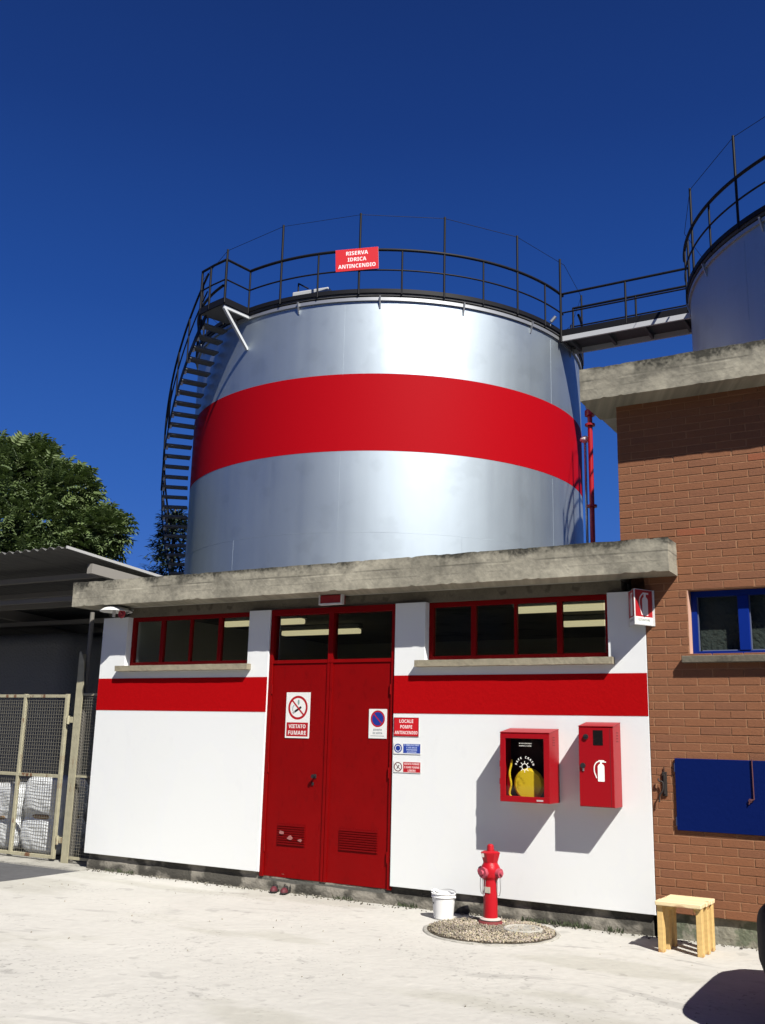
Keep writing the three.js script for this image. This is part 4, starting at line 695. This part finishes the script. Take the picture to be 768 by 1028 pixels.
// ------------------------------------------------------------------ unseen hall, added so the window panes mirror something dark
{
  const h = thing('added_hall', 'long dark brown hall, unseen behind the photographer, added to darken the pane reflections', 'building', [-4, 0, 30]), mH = mat(lin(.055, .05, .045), { roughness: .9 });
  part('wall', box(-34, 30, 0, 9.2, 0, 10), mH, h); part('parapet', box(-34.2, 30.2, 9.2, 9.8, -.2, 10.2), mat(lin(.12, .115, .105), { roughness: .9 }), h);
  for (let k = 0; k < 6; k++) { part('roller_door', box(-28 + k * 10, -24 + k * 10, 0, 4.4, -.06, 0), mat(lin(.08, .085, .09), { roughness: .6 }), h); part('window', box(-23 + k * 10, -20 + k * 10, 5.2, 6.8, -.04, 0), mat(lin(.02, .022, .025), { roughness: .15 }), h); }
}
// ------------------------------------------------------------------ trees
function leafGeo(list) { // list of {p, d (axis), n (normal), l, w}
  const pos = [], nor = [], uv = []; const put = (v, n) => { pos.push(v.x, v.y, v.z); nor.push(n.x, n.y, n.z); uv.push(0, 0); };
  for (const { p, d, n, l, w } of list) { const s = V().crossVectors(d, n).normalize(), m = p.clone().addScaledVector(d, l * .45), tip = p.clone().addScaledVector(d, l).addScaledVector(n, -l * .12), A = m.clone().addScaledVector(s, w / 2).addScaledVector(n, w * .18), B = m.clone().addScaledVector(s, -w / 2).addScaledVector(n, w * .18); for (const v of [p, A, m, A, tip, m, p, m, B, m, tip, B]) put(v, n); }
  const g = new THREE.BufferGeometry(); g.setAttribute('position', new THREE.Float32BufferAttribute(pos, 3)); g.setAttribute('normal', new THREE.Float32BufferAttribute(nor, 3)); g.setAttribute('uv', new THREE.Float32BufferAttribute(uv, 2)); g.computeVertexNormals(); return g;
}
const dirRnd = () => { const z = rr(-1, 1), a = rr(0, 6.283), r = Math.sqrt(1 - z * z); return V(r * Math.cos(a), z, r * Math.sin(a)); };
{
  const t = thing('broadleaf_tree', 'large green leafy tree growing behind the shed roof', 'tree', [-18.9, .3, -8.22]);
  const bark = mat(lin(.09, .07, .05), { roughness: .95 });
  const tube = (a, b, r0, r1) => rod(a, b, r0, 9, r1);
  part('trunk', [tube(V(0, 0, 0), V(.1, 2.2, 0), .32, .24), tube(V(.1, 2.2, 0), V(.2, 4.3, .1), .24, .16)], bark, t);
  // lobes of the crown in tree space: centre, radius
  const R = V(.866, 0, -.5), lobe = (r, y, dpt, rad) => ({ c: R.clone().multiplyScalar(r).add(V(0, y, 0)).addScaledVector(V(.5, 0, .866), dpt), r: rad });
  const lobes = [lobe(-.4, 7.0, .3, 1.7), lobe(.85, 6.8, .2, 1.35), lobe(1.7, 7.25, .1, .55), lobe(-.9, 8.2, 0, .6), lobe(.75, 7.95, .1, .5), lobe(1.45, 6.2, .2, .95), lobe(2.3, 5.75, .3, .66), lobe(2.75, 6.25, .3, .36), lobe(1.6, 5.2, .4, .9), lobe(.4, 5.5, .6, 1.8), lobe(-1.8, 6.7, 0, 1.9), lobe(-1.6, 5.2, .4, 1.9), lobe(.1, 7.9, -.2, .75), lobe(0, 6.2, -1.6, 2), lobe(-3, 6, .2, 1.6), lobe(.9, 4.8, .7, 1.2)];
  for (const [i, L] of lobes.entries()) { const m = V(.15, 3.4, .05); part('limb', [tube(m, L.c.clone().lerp(m, .3), .10, .06), tube(L.c.clone().lerp(m, .3), L.c, .06, .025)], bark, t); }
  const mk = (n) => { const list = [];
    for (let k = 0; k < n; k++) {
      const L = lobes[Math.floor(rnd() * lobes.length)], d = dirRnd(), rad = L.r * Math.pow(rnd(), .30); if (rad < L.r * .5 && rnd() < .6) continue;
      const p = L.c.clone().addScaledVector(d, rad), ax = d.clone().multiplyScalar(.9).add(V(rr(-.5, .5), rr(-.1, .75), rr(-.5, .5))).normalize(); // compound leaf axis
      const len = rr(.32, .55), nn = V(rr(-.5, .5), 1, rr(-.5, .5)).addScaledVector(d, .35), n0 = nn.sub(ax.clone().multiplyScalar(nn.dot(ax))).normalize(), sd = V().crossVectors(ax, n0);
      for (let q = 1; q <= 5; q++) { const b = p.clone().addScaledVector(ax, len * q / 5).addScaledVector(V(0, -1, 0), .10 * (q / 5) ** 2), l = rr(.15, .25) * (1 - .12 * q / 5); for (const s of [-1, 1]) list.push({ p: b, d: sd.clone().multiplyScalar(s).addScaledVector(ax, .75).add(V(0, -.35, 0)).normalize(), n: n0, l, w: l * .36 }); }
    } return leafGeo(list); };
  const leafM = (c) => new THREE.MeshPhysicalMaterial({ color: c, roughness: .7, transmission: .26, thickness: 0, side: THREE.DoubleSide });
  const cr = sub('crown', t);
  for (const [c, n] of [[lin(.070, .112, .018), 2300], [lin(.056, .096, .016), 2100], [lin(.088, .130, .024), 900]]) { const m = part('foliage', mk(n), leafM(c), cr); m.userData.kind = 'stuff'; }

  // conifer beyond the tank
  const f = thing('conifer_tree', 'dark conifer standing behind the tank stair', 'tree', [-20.9, 0, -17.0]); part('trunk', tube(V(0, 0, 0), V(0, 9.2, 0), .2, .03), bark, f);
  const list = []; for (let k = 0; k < 420; k++) { const h = 2.5 + 6.6 * Math.pow(rnd(), .8), a = rr(0, 6.283), reach = (.35 + 1.15 * Math.min(1, (9.4 - h) / 5)) * rr(.65, 1.15), o = V(Math.sin(a), 0, Math.cos(a)); for (let q = 0; q < 16; q++) { const u = Math.pow(rnd(), .6), b = V(0, h - .12 * u * reach, 0).addScaledVector(o, reach * u).add(V(rr(-.1, .1), rr(-.1, .1), rr(-.1, .1))); list.push({ p: b, d: o.clone().add(V(rr(-.9, .9), rr(-.5, .6), rr(-.9, .9))).normalize(), n: V(rr(-.3, .3), 1, rr(-.3, .3)).normalize(), l: rr(.16, .3), w: rr(.05, .09) }); } }
  const cf = part('crown', leafGeo(list), mat(lin(.020, .040, .022), { roughness: .8, side: THREE.DoubleSide }), f); cf.userData.kind = 'stuff';
}
// weeds and crumbs along the wall base
{
  const g = new THREE.IcosahedronGeometry(1, 0), N = 620, im = new THREE.InstancedMesh(g, mat(0xffffff, { roughness: 1 }), N), M = new THREE.Matrix4(), q = new THREE.Quaternion();
  for (let i = 0; i < N; i++) { const x = rr(-6.4, 1.3), near = rnd() < .86, z = near ? -.02 + Math.pow(rnd(), 2) * .13 : rr(.05, 3.2), s = near ? rr(.003, .011) : rr(.002, .007); q.setFromEuler(new THREE.Euler(rr(0, 6), rr(0, 6), rr(0, 6))); M.compose(V(x, .003 + s * .3, z), q, V(s * rr(.8, 1.8), s * .7, s)); im.setMatrixAt(i, M); const k = near ? rr(.05, .26) : rr(.24, .42); im.setColorAt(i, lin(k, k * .93, k * .75)); }
  im.name = 'grit'; im.castShadow = im.receiveShadow = true; im.userData = { kind: 'stuff', label: 'crumbs and grit scattered on the concrete along the wall', category: 'grit' }; scene.add(im);
  const list = []; for (const [x, w, n] of [[-1.05, .12, 60], [-.8, .1, 40], [-.62, .08, 50], [-3.0, .1, 30], [-2.3, .1, 30], [-.35, .08, 25], [-5.9, .2, 50]]) for (let k = 0; k < n; k++) list.push({ p: V(x + rr(-w, w), .0, rr(-.02, .03)), d: V(rr(-.6, .6), 1, rr(-.1, .7)).normalize(), n: V(rr(-.4, .4), .2, 1).normalize(), l: rr(.02, .065), w: rr(.006, .016) });
  const m = part('weeds', leafGeo(list), mat(lin(.05, .065, .028), { roughness: .8, side: THREE.DoubleSide }), scene); m.userData = { kind: 'stuff', label: 'small dark weeds growing along the foot of the white wall', category: 'weeds' };
}

renderer.render(scene, camera);
